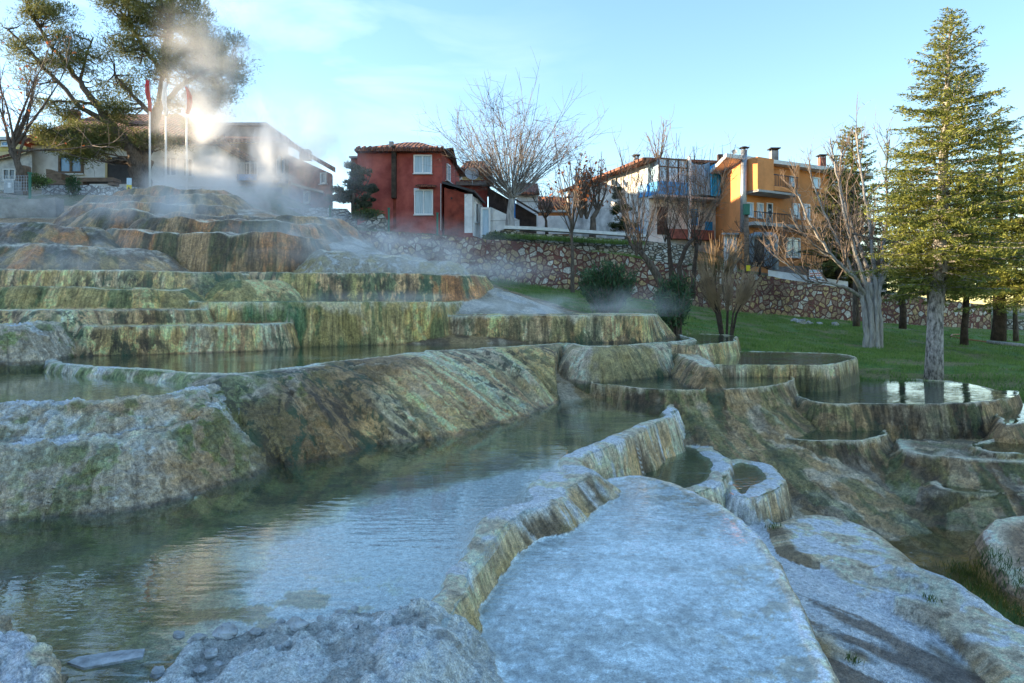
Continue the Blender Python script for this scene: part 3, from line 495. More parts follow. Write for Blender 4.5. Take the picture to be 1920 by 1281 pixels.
# ------------------------------------------------------------------ water
def water_mat(name, tint, rip, ripscale, alpha=.0, rough=.02, stretch=(1,1,1)):
    m = bpy.data.materials.new(name); m.use_nodes = True; n = m.node_tree.nodes; l = m.node_tree.links.new
    for q in list(n): n.remove(q)
    out = n.new('ShaderNodeOutputMaterial'); tr = n.new('ShaderNodeBsdfTransparent'); tr.inputs[0].default_value = (*tint, 1)
    gl = n.new('ShaderNodeBsdfGlossy'); gl.inputs['Roughness'].default_value = rough; gl.inputs[0].default_value = (1,1,1,1)
    df = n.new('ShaderNodeBsdfDiffuse'); df.inputs[0].default_value = (.10,.14,.10,1)
    m0 = n.new('ShaderNodeMixShader'); m0.inputs[0].default_value = alpha; l(tr.outputs[0], m0.inputs[1]); l(df.outputs[0], m0.inputs[2])
    fr = n.new('ShaderNodeFresnel'); fr.inputs['IOR'].default_value = 1.48; mxs = n.new('ShaderNodeMixShader'); gb = n.new('ShaderNodeNewGeometry'); iv = n.new('ShaderNodeMath'); iv.operation = 'SUBTRACT'; iv.inputs[0].default_value = 1; l(gb.outputs['Backfacing'], iv.inputs[1]); ff_ = n.new('ShaderNodeMath'); ff_.operation = 'MULTIPLY'; l(fr.outputs[0], ff_.inputs[0]); l(iv.outputs[0], ff_.inputs[1]); l(ff_.outputs[0], mxs.inputs[0]); l(m0.outputs[0], mxs.inputs[1]); l(gl.outputs[0], mxs.inputs[2]); l(mxs.outputs[0], out.inputs[0])
    t = n.new('ShaderNodeTexCoord'); mp = n.new('ShaderNodeMapping'); mp.inputs['Scale'].default_value = stretch; l(t.outputs['Object'], mp.inputs[0])
    n1 = n.new('ShaderNodeTexNoise'); n1.inputs['Scale'].default_value = ripscale; n1.inputs['Detail'].default_value = 2.5; n1.inputs['Roughness'].default_value = .45; l(mp.outputs[0], n1.inputs['Vector'])
    n2 = n.new('ShaderNodeTexNoise'); n2.inputs['Scale'].default_value = .7; l(t.outputs['Object'], n2.inputs['Vector'])     # calm and ruffled patches
    r2 = n.new('ShaderNodeMapRange'); r2.inputs['From Min'].default_value = .38; r2.inputs['From Max'].default_value = .62; r2.inputs['To Min'].default_value = .25; l(n2.outputs['Fac'], r2.inputs['Value'])
    mu = n.new('ShaderNodeMath'); mu.operation = 'MULTIPLY'; l(n1.outputs['Fac'], mu.inputs[0]); l(r2.outputs[0], mu.inputs[1])
    bp = n.new('ShaderNodeBump'); bp.inputs['Strength'].default_value = 1; bp.inputs['Distance'].default_value = rip; l(mu.outputs[0], bp.inputs['Height'])
    for q in (gl, fr): l(bp.outputs[0], q.inputs['Normal'])
    return m
WM = {'main': water_mat('clear pool water', (.84,.92,.91), .0035, 6, .02, stretch=(.7,2.2,1)), 'green': water_mat('green pool water', (.6,.72,.6), .01, 6, .25, stretch=(.6,2,1)),
      'white': water_mat('thin water film', (.92,.96,.97), .006, 12, 0, .03, stretch=(.8,2.,1)), 'stream': water_mat('shallow stream water', (.85,.80,.66), .006, 9, .02), 'dark': water_mat('dark pool water', (.5,.55,.45), .006, 8, .05)}
wn = {'main': 'main', 'white': 'white', 'dark': 'dark', 'brown': 'green', 'olive': 'green', 'ochre': 'main'}
for t in T:
    if not t['water']: continue
    q = t['q']; zw = t['z'] + (0.0 if t['water'] != 'white' else -.001)
    n = len(q); cx, cy = q[:, 0].mean(), q[:, 1].mean()
    o = add_mesh('pool_water', [(p[0], p[1], zw) for p in q], [tuple(range(n))], WM[wn.get(t['water'], 'green')]); o['kind'] = 'structure'
    if o.data.polygons[0].normal.z < 0: o.data.flip_normals()
o = add_mesh('stream_water', [(*PZ(a, b, -3.02), -3.02) for a, b in [(1600,985),(1680,940),(1800,930),(2100,925),(2100,1320),(1960,1270),(1880,1200),(1780,1100),(1680,1040)]], [tuple(range(9))], WM['stream']); o['kind'] = 'structure'
if o.data.polygons[0].normal.z < 0: o.data.flip_normals()
# ------------------------------------------------------------------ builders for things
class MB:
    def __init__(s): s.v = []; s.f = []
    def add(s, v, f):
        n = len(s.v); s.v += [tuple(a) for a in v]; s.f += [tuple(i+n for i in a) for a in f]; return s
    def hexa(s, p):                                   # eight corners: bottom ring then top ring
        return s.add(p, [(0,3,2,1),(4,5,6,7),(0,1,5,4),(1,2,6,5),(2,3,7,6),(3,0,4,7)])
    def box(s, a, b):
        (x0,y0,z0),(x1,y1,z1) = a, b
        return s.hexa([(x0,y0,z0),(x1,y0,z0),(x1,y1,z0),(x0,y1,z0),(x0,y0,z1),(x1,y0,z1),(x1,y1,z1),(x0,y1,z1)])
    def prism(s, pts, off):                            # a flat polygon given thickness along a vector
        n = len(pts); o = Vector(off); q = [Vector(p) for p in pts]
        return s.add([tuple(p) for p in q]+[tuple(p+o) for p in q], [tuple(range(n)), tuple(range(2*n-1, n-1, -1))]+[(i, i+n, (i+1) % n+n, (i+1) % n) for i in range(n)])
    def tube(s, path, rad, n=6, cap=False):
        path = [Vector(p) for p in path]; v = []; f = []; m = len(path)
        if not hasattr(rad, '__len__'): rad = [rad]*m
        for i, p in enumerate(path):
            t = (path[min(i+1, m-1)]-path[max(i-1, 0)])
            if t.length < 1e-6: t = Vector((0,0,1))
            t.normalize(); a = t.cross(Vector((.3,.9,.2)));
            if a.length < .05: a = t.cross(Vector((1,0,0)))
            a.normalize(); b = t.cross(a)
            for k in range(n):
                w_ = 2*math.pi*k/n; v.append(p+(a*math.cos(w_)+b*math.sin(w_))*rad[i])
        for i in range(m-1):
            for k in range(n): f.append((i*n+k, i*n+(k+1) % n, (i+1)*n+(k+1) % n, (i+1)*n+k))
        if cap: f.append(tuple(range(n-1, -1, -1))); f.append(tuple((m-1)*n+k for k in range(n)))
        return s.add(v, f)
    def disc(s, c, r, nrm_, depth=.0, n=16):           # shallow dish
        c = Vector(c); t = Vector(nrm_).normalized(); a = t.cross(Vector((0,0,1))).normalized(); b = t.cross(a); v = [c-t*depth]; f = []
        for j, q in enumerate((.5, 1)):
            for k in range(n): w_ = 2*math.pi*k/n; v.append(c-t*depth*(1-q*q)+(a*math.cos(w_)+b*math.sin(w_))*r*q)
        for k in range(n): f.append((0, 1+k, 1+(k+1) % n)); f.append((1+k, 1+n+k, 1+n+(k+1) % n, 1+(k+1) % n))
        return s.add(v, f)
    def build(s, name, m, parent=None, smooth=False, loc=None):
        off = Vector((0,0,0))
        if parent is not None:
            off = parent_loc(parent)
        elif loc is not None: off = Vector(loc)
        o = add_mesh(name, [tuple(Vector(p)-off) for p in s.v], s.f, m, None, smooth)
        if parent is not None: o.parent = parent
        elif loc is not None: o.location = loc
        return o
def parent_loc(o):
    l = Vector((0,0,0))
    while o is not None: l = l + Vector(o.location); o = o.parent
    return l
def thing(name, label, cat, loc, group=None):
    o = bpy.data.objects.new(name, None); C.objects.link(o); o.location = loc; o.empty_display_size = .3
    return tag(o, label, cat, group)
class F:                                               # a facade: vertical plane through two plan points
    def __init__(s, A, B, flip=False):
        s.A = Vector((A[0], A[1], 0)); s.B = Vector((B[0], B[1], 0)); s.u = (s.B-s.A).normalized(); s.n = Vector((s.u.y, -s.u.x, 0))
        if s.n.dot(-(s.A+s.B)) < 0: s.n = -s.n
    def t(s, px):
        k = (px-CX)/FPX                                 # X = k Y
        return (k*s.A.y-s.A.x)/(s.u.x-k*s.u.y)
    def pt(s, px, py, o=0):
        p = s.A+s.u*s.t(px); return p+s.n*o+Vector((0,0,(HOR-py)/FPX*p.y))
    def box(s, mb, px0, px1, py0, py1, o0, o1):         # py0 top, py1 bottom, heights read at the middle
        t0, t1 = s.t(px0), s.t(px1); ym = (s.A+s.u*(t0+t1)/2).y; z0, z1 = (HOR-py1)/FPX*ym, (HOR-py0)/FPX*ym
        q = []
        for z in (z0, z1):
            for (t_, o_) in ((t0, o1), (t1, o1), (t1, o0), (t0, o0)):
                p = s.A+s.u*t_+s.n*o_; q.append((p.x, p.y, z))
        mb.hexa(q); return mb
def FP(px0, Ya, px1, Yb): return F(((px0-CX)/FPX*Ya, Ya), ((px1-CX)/FPX*Yb, Yb))
M = dict(
 red=mat('red stucco', (.42,.10,.075), .85, .28, 1.2, .35, 40, color2=(.27,.05,.04)), redold=mat('old red stucco', (.25,.05,.03), .9, .3, 2, .3, 40),
 white=mat('white stucco', (.80,.80,.80), .85, .15, 1.5, .3, 40), dirtywhite=mat('weathered white stucco', (.72,.70,.66), .9, .3, 1.1, .4, 30),
 orange=mat('orange stucco', (.72,.29,.10), .85, .12, .9, .3, 40), yellow=mat('yellow stucco', (.55,.45,.16), .85, .2, 1.5, .3, 40), cream=mat('cream stucco', (.60,.50,.28), .85, .15, 1.5, .2, 40),
 brick=mat('pink brick', (.33,.13,.10), .9, .3, 3, .5, 12), greywall=mat('grey render', (.30,.28,.26), .9, .3, 1, .5, 20), concrete=mat('concrete', (.33,.32,.30), .9, .3, 1.4, .8, 8, dist=.05),
 upvc=mat('white window frame', (.78,.79,.80), .4, .05), dark=mat('dark opening', (.035,.03,.03), .6, .2), wood=mat('weathered timber', (.20,.14,.10), .85, .3, 3, .5, 20, stretch=(1,1,6)),
 eave=mat('dark eave timber', (.10,.06,.045), .85, .3, 4, .3), fascia=mat('white fascia', (.68,.68,.66), .6, .1), metal=mat('grey metal', (.38,.40,.42), .45, .15, 4, .1, metal=.6),
 rust=mat('rusty flue', (.075,.05,.035), .9, .4, 3, .6, 14), green=mat('green metal post', (.02,.14,.09), .5, .1), blue=mat('blue panel', (.02,.30,.66), .5, .2, 3, .2), tarp=mat('blue tarpaulin', (.02,.40,.78), .5, .15, 2, .3, 6),
 bluegrey=mat('blue grey fabric', (.30,.45,.58), .7, .2, 3), soffit=mat('grey soffit', (.42,.41,.40), .8, .1), slab=mat('concrete slab', (.36,.33,.31), .85, .2, 3), iron=mat('black railing', (.03,.03,.035), .5, .1),
 bark=mat('grey brown bark', (.17,.13,.10), .95, .35, 6, 1., 22, stretch=(3,3,.7), dist=.06), palebark=mat('pale grey bark', (.40,.38,.36), .9, .25, 4, 1., 14, stretch=(3,3,.6), dist=.05),
 cedarbark=mat('cedar bark', (.42,.39,.36), .95, .5, 9, 1., 26, stretch=(2,2,.8), dist=.05), twig=mat('red brown twigs', (.19,.145,.115), .9, .3, 3, 0), palewtig=mat('pale twigs', (.36,.31,.27), .9, .25, 3, 0), darkbark=mat('dark bark', (.085,.06,.045), .95, .3, 6, 1., 22, dist=.05),
 straw=mat('dry stems', (.32,.23,.14), .9, .25, 3, 0), yellowsign=mat('yellow sign plate', (.75,.58,.02), .5, .05), bluepipe=mat('blue pipe', (.02,.18,.50), .5, .1), galv=mat('dusty galvanised duct', (.22,.27,.30), .5, .2, 5, .2, metal=.3),
 flagred=mat('red flag cloth', (.55,.03,.04), .8, .1), flagwhite=mat('white flag cloth', (.75,.75,.76), .8, .1), flagpink=mat('pale red flag cloth', (.6,.12,.10), .8, .2), hose=mat('orange hose', (.45,.18,.08), .6), rock=mat('pale rock', (.48,.46,.43), .9, .3, 5, 1., 15, dist=.04),
 shed=mat('brown shed cladding', (.07,.05,.045), .9, .3, 2, .3), road=mat('pale road', (.42,.40,.38), .9, .15, 1), rockwhite=mat('white crusted rock', (.44,.45,.45), .9, .3, 8, 1., 25, dist=.03), leafred=mat('red dry leaves', (.5,.10,.03), .8))
def tile_mat():
    m = bpy.data.materials.new('clay roof tiles'); m.use_nodes = True; n = m.node_tree.nodes; l = m.node_tree.links.new; b = n['Principled BSDF']
    t = n.new('ShaderNodeTexCoord'); w1 = n.new('ShaderNodeTexWave'); w1.inputs['Scale'].default_value = 1.4; w1.inputs['Distortion'].default_value = .6; l(t.outputs['Object'], w1.inputs[0])
    w2 = n.new('ShaderNodeTexWave'); w2.bands_direction = 'Y'; w2.inputs['Scale'].default_value = 1.0; w2.inputs['Distortion'].default_value = .5; l(t.outputs['Object'], w2.inputs[0])
    no = n.new('ShaderNodeTexNoise'); no.inputs['Scale'].default_value = 5; no.inputs['Detail'].default_value = 6; l(t.outputs['Object'], no.inputs[0])
    cr = n.new('ShaderNodeValToRGB'); cr.color_ramp.elements[0].position = .35; cr.color_ramp.elements[1].position = .68; cr.color_ramp.elements[0].color = (.10,.045,.03,1); cr.color_ramp.elements[1].color = (.38,.14,.08,1); l(no.outputs[0], cr.inputs[0]); l(cr.outputs[0], b.inputs[0])
    ad = n.new('ShaderNodeMath'); l(w1.outputs['Fac'], ad.inputs[0]); l(w2.outputs['Fac'], ad.inputs[1])
    bp = n.new('ShaderNodeBump'); bp.inputs['Distance'].default_value = .12; l(ad.outputs[0], bp.inputs['Height']); l(bp.outputs[0], b.inputs['Normal']); b.inputs['Roughness'].default_value = .85
    return m
M['tile'] = tile_mat()
def stone_mat(name, scale, mortar, cols, mw=.06, blocks=False):
    m = bpy.data.materials.new(name); m.use_nodes = True; n = m.node_tree.nodes; l = m.node_tree.links.new; b = n['Principled BSDF']
    t = n.new('ShaderNodeTexCoord'); mp = n.new('ShaderNodeMapping'); mp.inputs['Scale'].default_value = (1,.25,1.0 if not blocks else 1.9)
    no = n.new('ShaderNodeTexNoise'); no.inputs['Scale'].default_value = 2.2; no.inputs['Detail'].default_value = 3
    l(t.outputs['Object'], no.inputs['Vector']); vm = n.new('ShaderNodeVectorMath'); vm.operation = 'MULTIPLY_ADD'; vm.inputs[1].default_value = (.28,.28,.28); l(no.outputs['Color'], vm.inputs[0]); l(t.outputs['Object'], vm.inputs[2]); l(vm.outputs[0], mp.inputs[0])
    v1 = n.new('ShaderNodeTexVoronoi'); v1.inputs['Scale'].default_value = scale; l(mp.outputs[0], v1.inputs['Vector'])
    v2 = n.new('ShaderNodeTexVoronoi'); v2.feature = 'DISTANCE_TO_EDGE'; v2.inputs['Scale'].default_value = scale; l(mp.outputs[0], v2.inputs['Vector'])
    sp = n.new('ShaderNodeSeparateColor'); l(v1.outputs['Color'], sp.inputs[0])
    cr = n.new('ShaderNodeValToRGB'); cr.color_ramp.interpolation = 'CONSTANT'; e = cr.color_ramp.elements; e[0].color = (*cols[0],1); e[0].position = 0; e[1].position = 1/len(cols); e[1].color = (*cols[1],1)
    for i in range(2, len(cols)): q = e.new(i/len(cols)); q.color = (*cols[i],1)
    l(sp.outputs[0], cr.inputs[0])
    n5 = n.new('ShaderNodeTexNoise'); n5.inputs['Scale'].default_value = 14; n5.inputs['Detail'].default_value = 6; l(t.outputs['Object'], n5.inputs['Vector'])
    r5 = n.new('ShaderNodeMapRange'); r5.inputs['From Min'].default_value = .3; r5.inputs['From Max'].default_value = .7; r5.inputs['To Min'].default_value = .5; r5.inputs['To Max'].default_value = 1.4; l(n5.outputs[0], r5.inputs[0])
    sc_ = n.new('ShaderNodeVectorMath'); sc_.operation = 'SCALE'; l(cr.outputs[0], sc_.inputs[0]); l(r5.outputs[0], sc_.inputs['Scale'])
    # joints widen and narrow
    r6 = n.new('ShaderNodeMapRange'); r6.inputs['To Min'].default_value = mw*.2; r6.inputs['To Max'].default_value = mw*2.2; l(no.outputs['Fac'], r6.inputs[0])
    su = n.new('ShaderNodeMath'); su.operation = 'SUBTRACT'; l(v2.outputs['Distance'], su.inputs[0]); l(r6.outputs[0], su.inputs[1])
    mk = n.new('ShaderNodeMapRange'); mk.inputs['From Min'].default_value = 0; mk.inputs['From Max'].default_value = .05; l(su.outputs[0], mk.inputs[0])
    mi = n.new('ShaderNodeMixRGB'); l(mk.outputs[0], mi.inputs[0]); mi.inputs[1].default_value = (*mortar,1); l(sc_.outputs[0], mi.inputs[2]); n7 = n.new('ShaderNodeTexNoise'); n7.inputs['Scale'].default_value = .55; n7.inputs['Detail'].default_value = 6; l(t.outputs['Object'], n7.inputs['Vector']); r7 = n.new('ShaderNodeMapRange'); r7.inputs['From Min'].default_value = .35; r7.inputs['From Max'].default_value = .65; r7.inputs['To Min'].default_value = .6; r7.inputs['To Max'].default_value = 1.15; l(n7.outputs[0], r7.inputs[0]); s7 = n.new('ShaderNodeVectorMath'); s7.operation = 'SCALE'; l(mi.outputs[0], s7.inputs[0]); l(r7.outputs[0], s7.inputs['Scale']); l(s7.outputs[0], b.inputs[0])
    hm = n.new('ShaderNodeMath'); hm.operation = 'MULTIPLY_ADD'; hm.inputs[1].default_value = .25; l(n5.outputs[0], hm.inputs[0]); l(mk.outputs[0], hm.inputs[2])
    bp = n.new('ShaderNodeBump'); bp.inputs['Distance'].default_value = .16; l(hm.outputs[0], bp.inputs['Height']); l(bp.outputs[0], b.inputs['Normal']); b.inputs['Roughness'].default_value = .9
    return m
M['stone'] = stone_mat('ochre stones in red mortar', 3.7, (.17,.065,.05), [(.44,.31,.17),(.50,.42,.32),(.34,.22,.14),(.56,.51,.44),(.42,.29,.16),(.28,.17,.12),(.46,.37,.26),(.50,.34,.16)], .055)
M['drystone'] = stone_mat('pale dry stone', 3.4, (.10,.085,.06), [(.48,.44,.36),(.34,.30,.24),(.60,.58,.52),(.40,.34,.26)], .05, True)
M['blocks'] = stone_mat('whitewashed blocks', 3.2, (.25,.25,.26), [(.62,.64,.66),(.50,.51,.53),(.68,.70,.72)], .03, True)
M['tilelow'] = M['tile']
def glass_mat(name, c, c2, stripes=14, rough=.12):
    m = mat(name, c, rough, .1, 2, 0, color2=c2, spec=.8, stretch=(stripes, stripes, .4)); return m
M['curtain'] = glass_mat('curtained window glass', (.42,.52,.60), (.20,.30,.36)); M['glass'] = glass_mat('dark window glass', (.06,.10,.14), (.03,.05,.07), 1, .05); M['shutter'] = glass_mat('pale blue window glass', (.40,.56,.70), (.28,.42,.55), 2)
M['blueglass'] = glass_mat('blue window glass', (.13,.30,.50), (.07,.16,.27), 1, .08)
def window(parent, f, px0, px1, py0, py1, pane='curtain', frame='upvc', bars=1, fw=.07, sill=True, rows=0, off=.0):
    mb = MB(); f.box(mb, px0, px1, py0, py1, off-.05, off+.03); w_ = mb.build('window', M[pane], parent)
    t0, t1 = f.t(px0), f.t(px1); ym = (f.A+f.u*(t0+t1)/2).y; q = fw/ym*FPX; fr = MB(); qx = q*max(.35, abs(f.u.x))
    f.box(fr, px0-qx*.5, px0+qx*.5, py0, py1, off, off+.085); f.box(fr, px1-qx*.5, px1+qx*.5, py0, py1, off, off+.085)
    f.box(fr, px0-qx*.5, px1+qx*.5, py0-q*.5, py0+q*.5, off, off+.09); f.box(fr, px0-qx*.5, px1+qx*.5, py1-q*.5, py1+q*.5, off, off+.09)
    for i in range(bars):
        c = px0+(px1-px0)*(i+1)/(bars+1); f.box(fr, c-qx*.45, c+qx*.45, py0, py1, off, off+.08)
    for i in range(rows):
        c = py0+(py1-py0)*(i+1)/(rows+1); f.box(fr, px0, px1, c-q*.3, c+q*.3, off, off+.075)
    fr.build('frame', M[frame], w_)
    if sill: sb = MB(); f.box(sb, px0-q, px1+q, py1+q*.5, py1+q*1.1, off, off+.16); sb.build('sill', M['fascia'], w_)
    return w_
def fbox(parent, name, m, f, *a):
    mb = MB(); f.box(mb, *a); return mb.build(name, M[m], parent)
def railing(parent, f, px0, px1, py0, py1, off, m='iron', step=.14, name='railing'):
    mb = MB(); t0, t1 = f.t(px0), f.t(px1); n = max(2, int(abs(t1-t0)/step)); ym = (f.A+f.u*(t0+t1)/2).y
    z0, z1 = (HOR-py1)/FPX*ym, (HOR-py0)/FPX*ym
    for i in range(n+1):
        p = f.A+f.u*(t0+(t1-t0)*i/n)+f.n*off; mb.box((p.x-.012,p.y-.012,z0),(p.x+.012,p.y+.012,z1))
    for z in (z0, z1):
        a = f.A+f.u*t0+f.n*off; b = f.A+f.u*t1+f.n*off; mb.tube([(a.x,a.y,z),(b.x,b.y,z)], .028, 4)
    return mb.build(name, M[m], parent)
def body(parent, pts, z0, z1, m, name='wall'):          # pts: plan polygon; z1 a number or one per point
    n = len(pts); zt = z1 if hasattr(z1, '__len__') else [z1]*n; mb = MB()
    mb.add([(p[0],p[1],z0) for p in pts]+[(p[0],p[1],zt[i]) for i, p in enumerate(pts)], [tuple(range(n-1,-1,-1)), tuple(range(n,2*n))]+[(i,(i+1)%n,(i+1)%n+n,i+n) for i in range(n)])
    return mb.build(name, M[m], parent)
def px2(px, Y): return ((px-CX)/FPX*Y, Y)
def hz(py, Y): return (HOR-py)/FPX*Y
def slabroof(parent, pts, th=.14, m='tile', name='roof', rim=True):
    o = MB(); o.prism(pts, (0,0,th)); return o.build(name, M[m], parent)
def hiproof(parent, x0, x1, y0, y1, ze, zr, rx0, rx1, ry, m='tile', name='roof', th=.12):
    mb = MB(); b = [(x0,y0,ze),(x1,y0,ze),(x1,y1,ze),(x0,y1,ze)]; v = b+[(p[0],p[1],ze+th) for p in b]+[(rx0,ry,zr),(rx1,ry,zr)]
    mb.add(v, [(3,2,1,0),(0,1,5,4),(1,2,6,5),(2,3,7,6),(3,0,4,7),(4,5,9,8),(5,6,9),(6,7,8,9),(7,4,8)]); r_ = mb.build(name, M[m], parent)
    k = MB(); nn = int((x1-x0)/.28)                       # the round ends of the tile rows along the front eave
    for i in range(nn):
        x = x0+(i+.5)*(x1-x0)/nn; k.tube([(x,y0-.05,ze+th*.9),(x,y0+.5,ze+th+.5*(zr-ze)/max(.5,ry-y0))], .085, 6, True)
    k.build('eave_tiles', M[m], r_); return r_
def chimney(parent, px, Y, w_, py0, py1, m='brick', cap=True, name='chimney'):
    x = px2(px, Y)[0]; z1, z0 = hz(py0, Y), hz(py1, Y); mb = MB(); mb.box((x-w_/2,Y-w_/2,z0),(x+w_/2,Y+w_/2,z1)); c = mb.build(name, M[m], parent)
    if cap:
        k = MB(); k.box((x-w_*.75,Y-w_*.75,z1+.12),(x+w_*.75,Y+w_*.75,z1+.18))
        for a in (-1,1):
            for b in (-1,1): k.box((x+a*w_*.4-.03,Y+b*w_*.4-.03,z1),(x+a*w_*.4+.03,Y+b*w_*.4+.03,z1+.121))
        k.build('cap', M['dark'], c)
    return c
def dish(parent_or_none, px, py, Y, r, label, group, dirx=.3):
    x, y, z = P(px, py, Y); o = thing('satellite_dish', label, 'satellite dish', (x, y, z-r*1.3), group)
    mb = MB(); mb.disc((x,y-.1,z), r, (dirx,-1,.45), r*.3, 20); mb.build('reflector', M['soffit'], o, True)
    m2 = MB(); m2.tube([(x,y+.02,z-r*1.5),(x,y+.05,z)], .035, 6); m2.tube([(x,y-.1,z-r*.9),(x+dirx*r*.8,y-r*.95,z+r*.25)], .02, 4); m2.build('mount', M['metal'], o)
    return o
# ------------------------------------------------------------------ buildings
# white house on the left
h = thing('white_house', 'long low white house with a clay tile roof behind the pines and steam', 'house', (*px2(220,36), 6.0))
body(h, [px2(58,36), px2(405,36), (px2(405,36)[0], 44), (px2(58,36)[0], 44)], 5.2, hz(266,36), 'white')
f = FP(58,36,405,36)
hiproof(h, px2(28,35.4)[0], px2(420,35.4)[0], 35.2, 44.6, hz(266,35.2), hz(214,40), px2(185,40)[0], px2(335,40)[0], 40)
fbox(h, 'eave_beam', 'eave', f, 34, 412, 263, 269, .02, .55)
window(h, f, 113, 155, 294, 324, 'blueglass', 'wood', 1, .12)
window(h, f, 309, 332, 296, 330, 'glass', 'fascia', 1, .08); window(h, f, 345, 362, 298, 332, 'glass', 'fascia', 1, .08)
fbox(h, 'doorway', 'dark', f, 202, 264, 295, 345, -.05, .02); fbox(h, 'door_surround', 'cream', f, 198, 202, 292, 345, 0, .06)
chimney(h, 140, 39, .45, 207, 240, 'brick', False)
h = thing('annex_building', 'white lean-to with sloping tile roof at the left edge of the white house', 'house', (*px2(20,35), 5.8))
body(h, [px2(-60,35.2), px2(60,35.2), px2(60,38), px2(-60,38)], 5.4, [hz(312,35.2), hz(284,35.2), hz(284,38), hz(312,38)], 'dirtywhite')
slabroof(h, [P(-66,314,34.9), P(62,282,34.9), P(62,282,38.4), P(-66,314,38.4)])
window(h, FP(-60,35.2,60,35.2), 8, 30, 318, 338, 'glass', 'fascia', 1)
h = thing('yellow_building', 'pale yellow building behind the left bare tree', 'house', (*px2(5,52), 8))
body(h, [px2(-60,52), px2(48,52), px2(48,58), px2(-60,58)], 7, hz(264,52), 'cream'); fbox(h, 'roof', 'metal', FP(-60,52,48,52), -64, 52, 258, 264, -6, .3)
fbox(h, 'band', 'yellow', FP(-60,52,48,52), -60, 48, 276, 284, -.1, .03)
window(h, FP(-60,52,48,52), 4, 16, 266, 274, 'blueglass', 'fascia', 0)
# buildings in the steam
h = thing('grey_apartment_block', 'tall grey flat roofed block half hidden in the steam', 'house', (*px2(440,43), 5))
body(h, [px2(388,43), px2(500,43), px2(498,50), px2(388,50)], 4, [hz(233,43), hz(240,43), hz(240,43), hz(233,43)], 'greywall')
f = FP(372,43,500,43); fbox(h, 'parapet', 'slab', f, 384, 502, 231, 236, -6, .2)
for a in (390, 425, 462): window(h, f, a, a+18, 262, 284, 'glass', 'fascia', 1)
h = thing('balcony_house', 'two storey house with white balcony railings and a blue fascia behind the steam', 'house', (*px2(480,40), 5))
body(h, [px2(400,40), px2(541,40), px2(541,42.9), px2(400,42.9)], 4, hz(268,40), 'yellow'); f = FP(400,40,541,40)
slabroof(h, [P(392,268,39.2), P(505,266,39.2), P(532,262,41), P(532,262,42.9), P(392,262,42.9)], .2)
fbox(h, 'upper_wall', 'greywall', f, 400, 541, 270, 338, 0, .05)
fbox(h, 'balcony_slab', 'slab', f, 440, 541, 339, 344, .05, 1.3); fbox(h, 'blue_fascia', 'blue', f, 462, 497, 335, 346, 1.3, 1.36); fbox(h, 'post', 'fascia', f, 534, 539, 300, 342, 1.0, 1.2)
railing(h, f, 440, 497, 314, 336, 1.25, 'fascia'); railing(h, f, 498, 533, 320, 338, 1.25, 'fascia')
window(h, f, 520, 534, 300, 326, 'shutter', 'upvc', 0, off=.05); window(h, f, 445, 470, 300, 330, 'glass', 'upvc', 1, off=.05); window(h, f, 501, 528, 353, 378, 'glass', 'greywall', 1)
lad = MB()
for i in range(9): z = hz(378,39)+i*.17; x = px2(490,39)[0]; lad.box((x-.2,38.9,z),(x+.2,39.1,z+.03))
lad.tube([(x-.2,39,z-1.4),(x-.2,39,z+.3)], .03, 4); lad.tube([(x+.2,39,z-1.4),(x+.2,39,z+.3)], .03, 4); lad.build('ladder', M['iron'], h)
h = thing('brick_house', 'pink brick house with a tile roof falling to the right beside the red house', 'house', (*px2(580,38), 4))
body(h, [px2(541,38.5), px2(622,37), px2(624,42), px2(541,43)], 3.8, [hz(290,38.5), hz(326,37), hz(330,42), hz(290,43)], 'brick'); f = FP(541,38.5,622,37)
slabroof(h, [P(524,258,38.6), P(536,262,38.1), P(560,284,37.8), P(629,322,36.6), P(629,324,42.5), P(524,262,44)], .22)
chimney(h, 573, 39, .55, 282, 300, 'slab', False); window(h, f, 603, 612, 325, 344, 'glass', 'fascia', 0); window(h, f, 572, 581, 360, 380, 'glass', 'fascia', 0)
slabroof(h, [P(545,346,36.8), P(605,362,36.2), P(608,366,37.2), P(545,346,38.2)], .12, 'slab', 'porch_roof')
# red house
h = thing('red_house', 'two storey red stucco house with white windows and a black flue on its wall', 'house', (*px2(745,36), 3.7))
X0, X1, X2 = px2(670,36)[0], px2(829,36)[0], px2(851,38.4)[0]
body(h, [(X0,36),(X1,36),(X2,38.4),(X2,42.5),(X0,42.5)], 3.2, hz(286,36), 'red')
body(h, [px2(658,37.5), (X0-.003,37.5), (X0-.003,42), px2(658,42)], 3.2, hz(296,37.5), 'red', 'side_wing'); slabroof(h, [P(654,296,37.2), (X0-.01,37.2,hz(296,37.2)), (X0-.01,42.3,hz(292,37.5)), P(654,296,42.3)], .1, 'slab', 'wing_roof')
hiproof(h, px2(666,35.7)[0], px2(834,35.7)[0], 35.5, 43, hz(284,35.6), hz(266,38.5)+.0, px2(760,38.5)[0], px2(785,38.5)[0], 38.6)
slabroof(h, [P(822,284,35.6), P(850,280,35.9), P(858,312,38.6), (X2+.5,43.2,hz(284,36)), (X1,43.2,hz(284,36)), P(826,284,36.2)], .1, 'eave', 'side_eave')
f = FP(670,36,829,36)
window(h, f, 777, 809, 292, 325); window(h, f, 778, 811, 357, 402)
fl = fbox(h, 'flue', 'rust', f, 736, 744, 276, 373, .0, .38); fbox(h, 'soot_stain', 'redold', f, 737, 743, 374, 430, -.05, .004)
chimney(h, 734, 36.4, .22, 266, 284, 'slab', False, 'chimney')
slabroof(h, [f.pt(784,348,.0), f.pt(816,349,.0), f.pt(820,354,.5), f.pt(781,353,.5)], .07, 'tile', 'awning')
fbox(h, 'patched_plaster', 'white', f, 776, 786, 353, 366, -.05, .005)
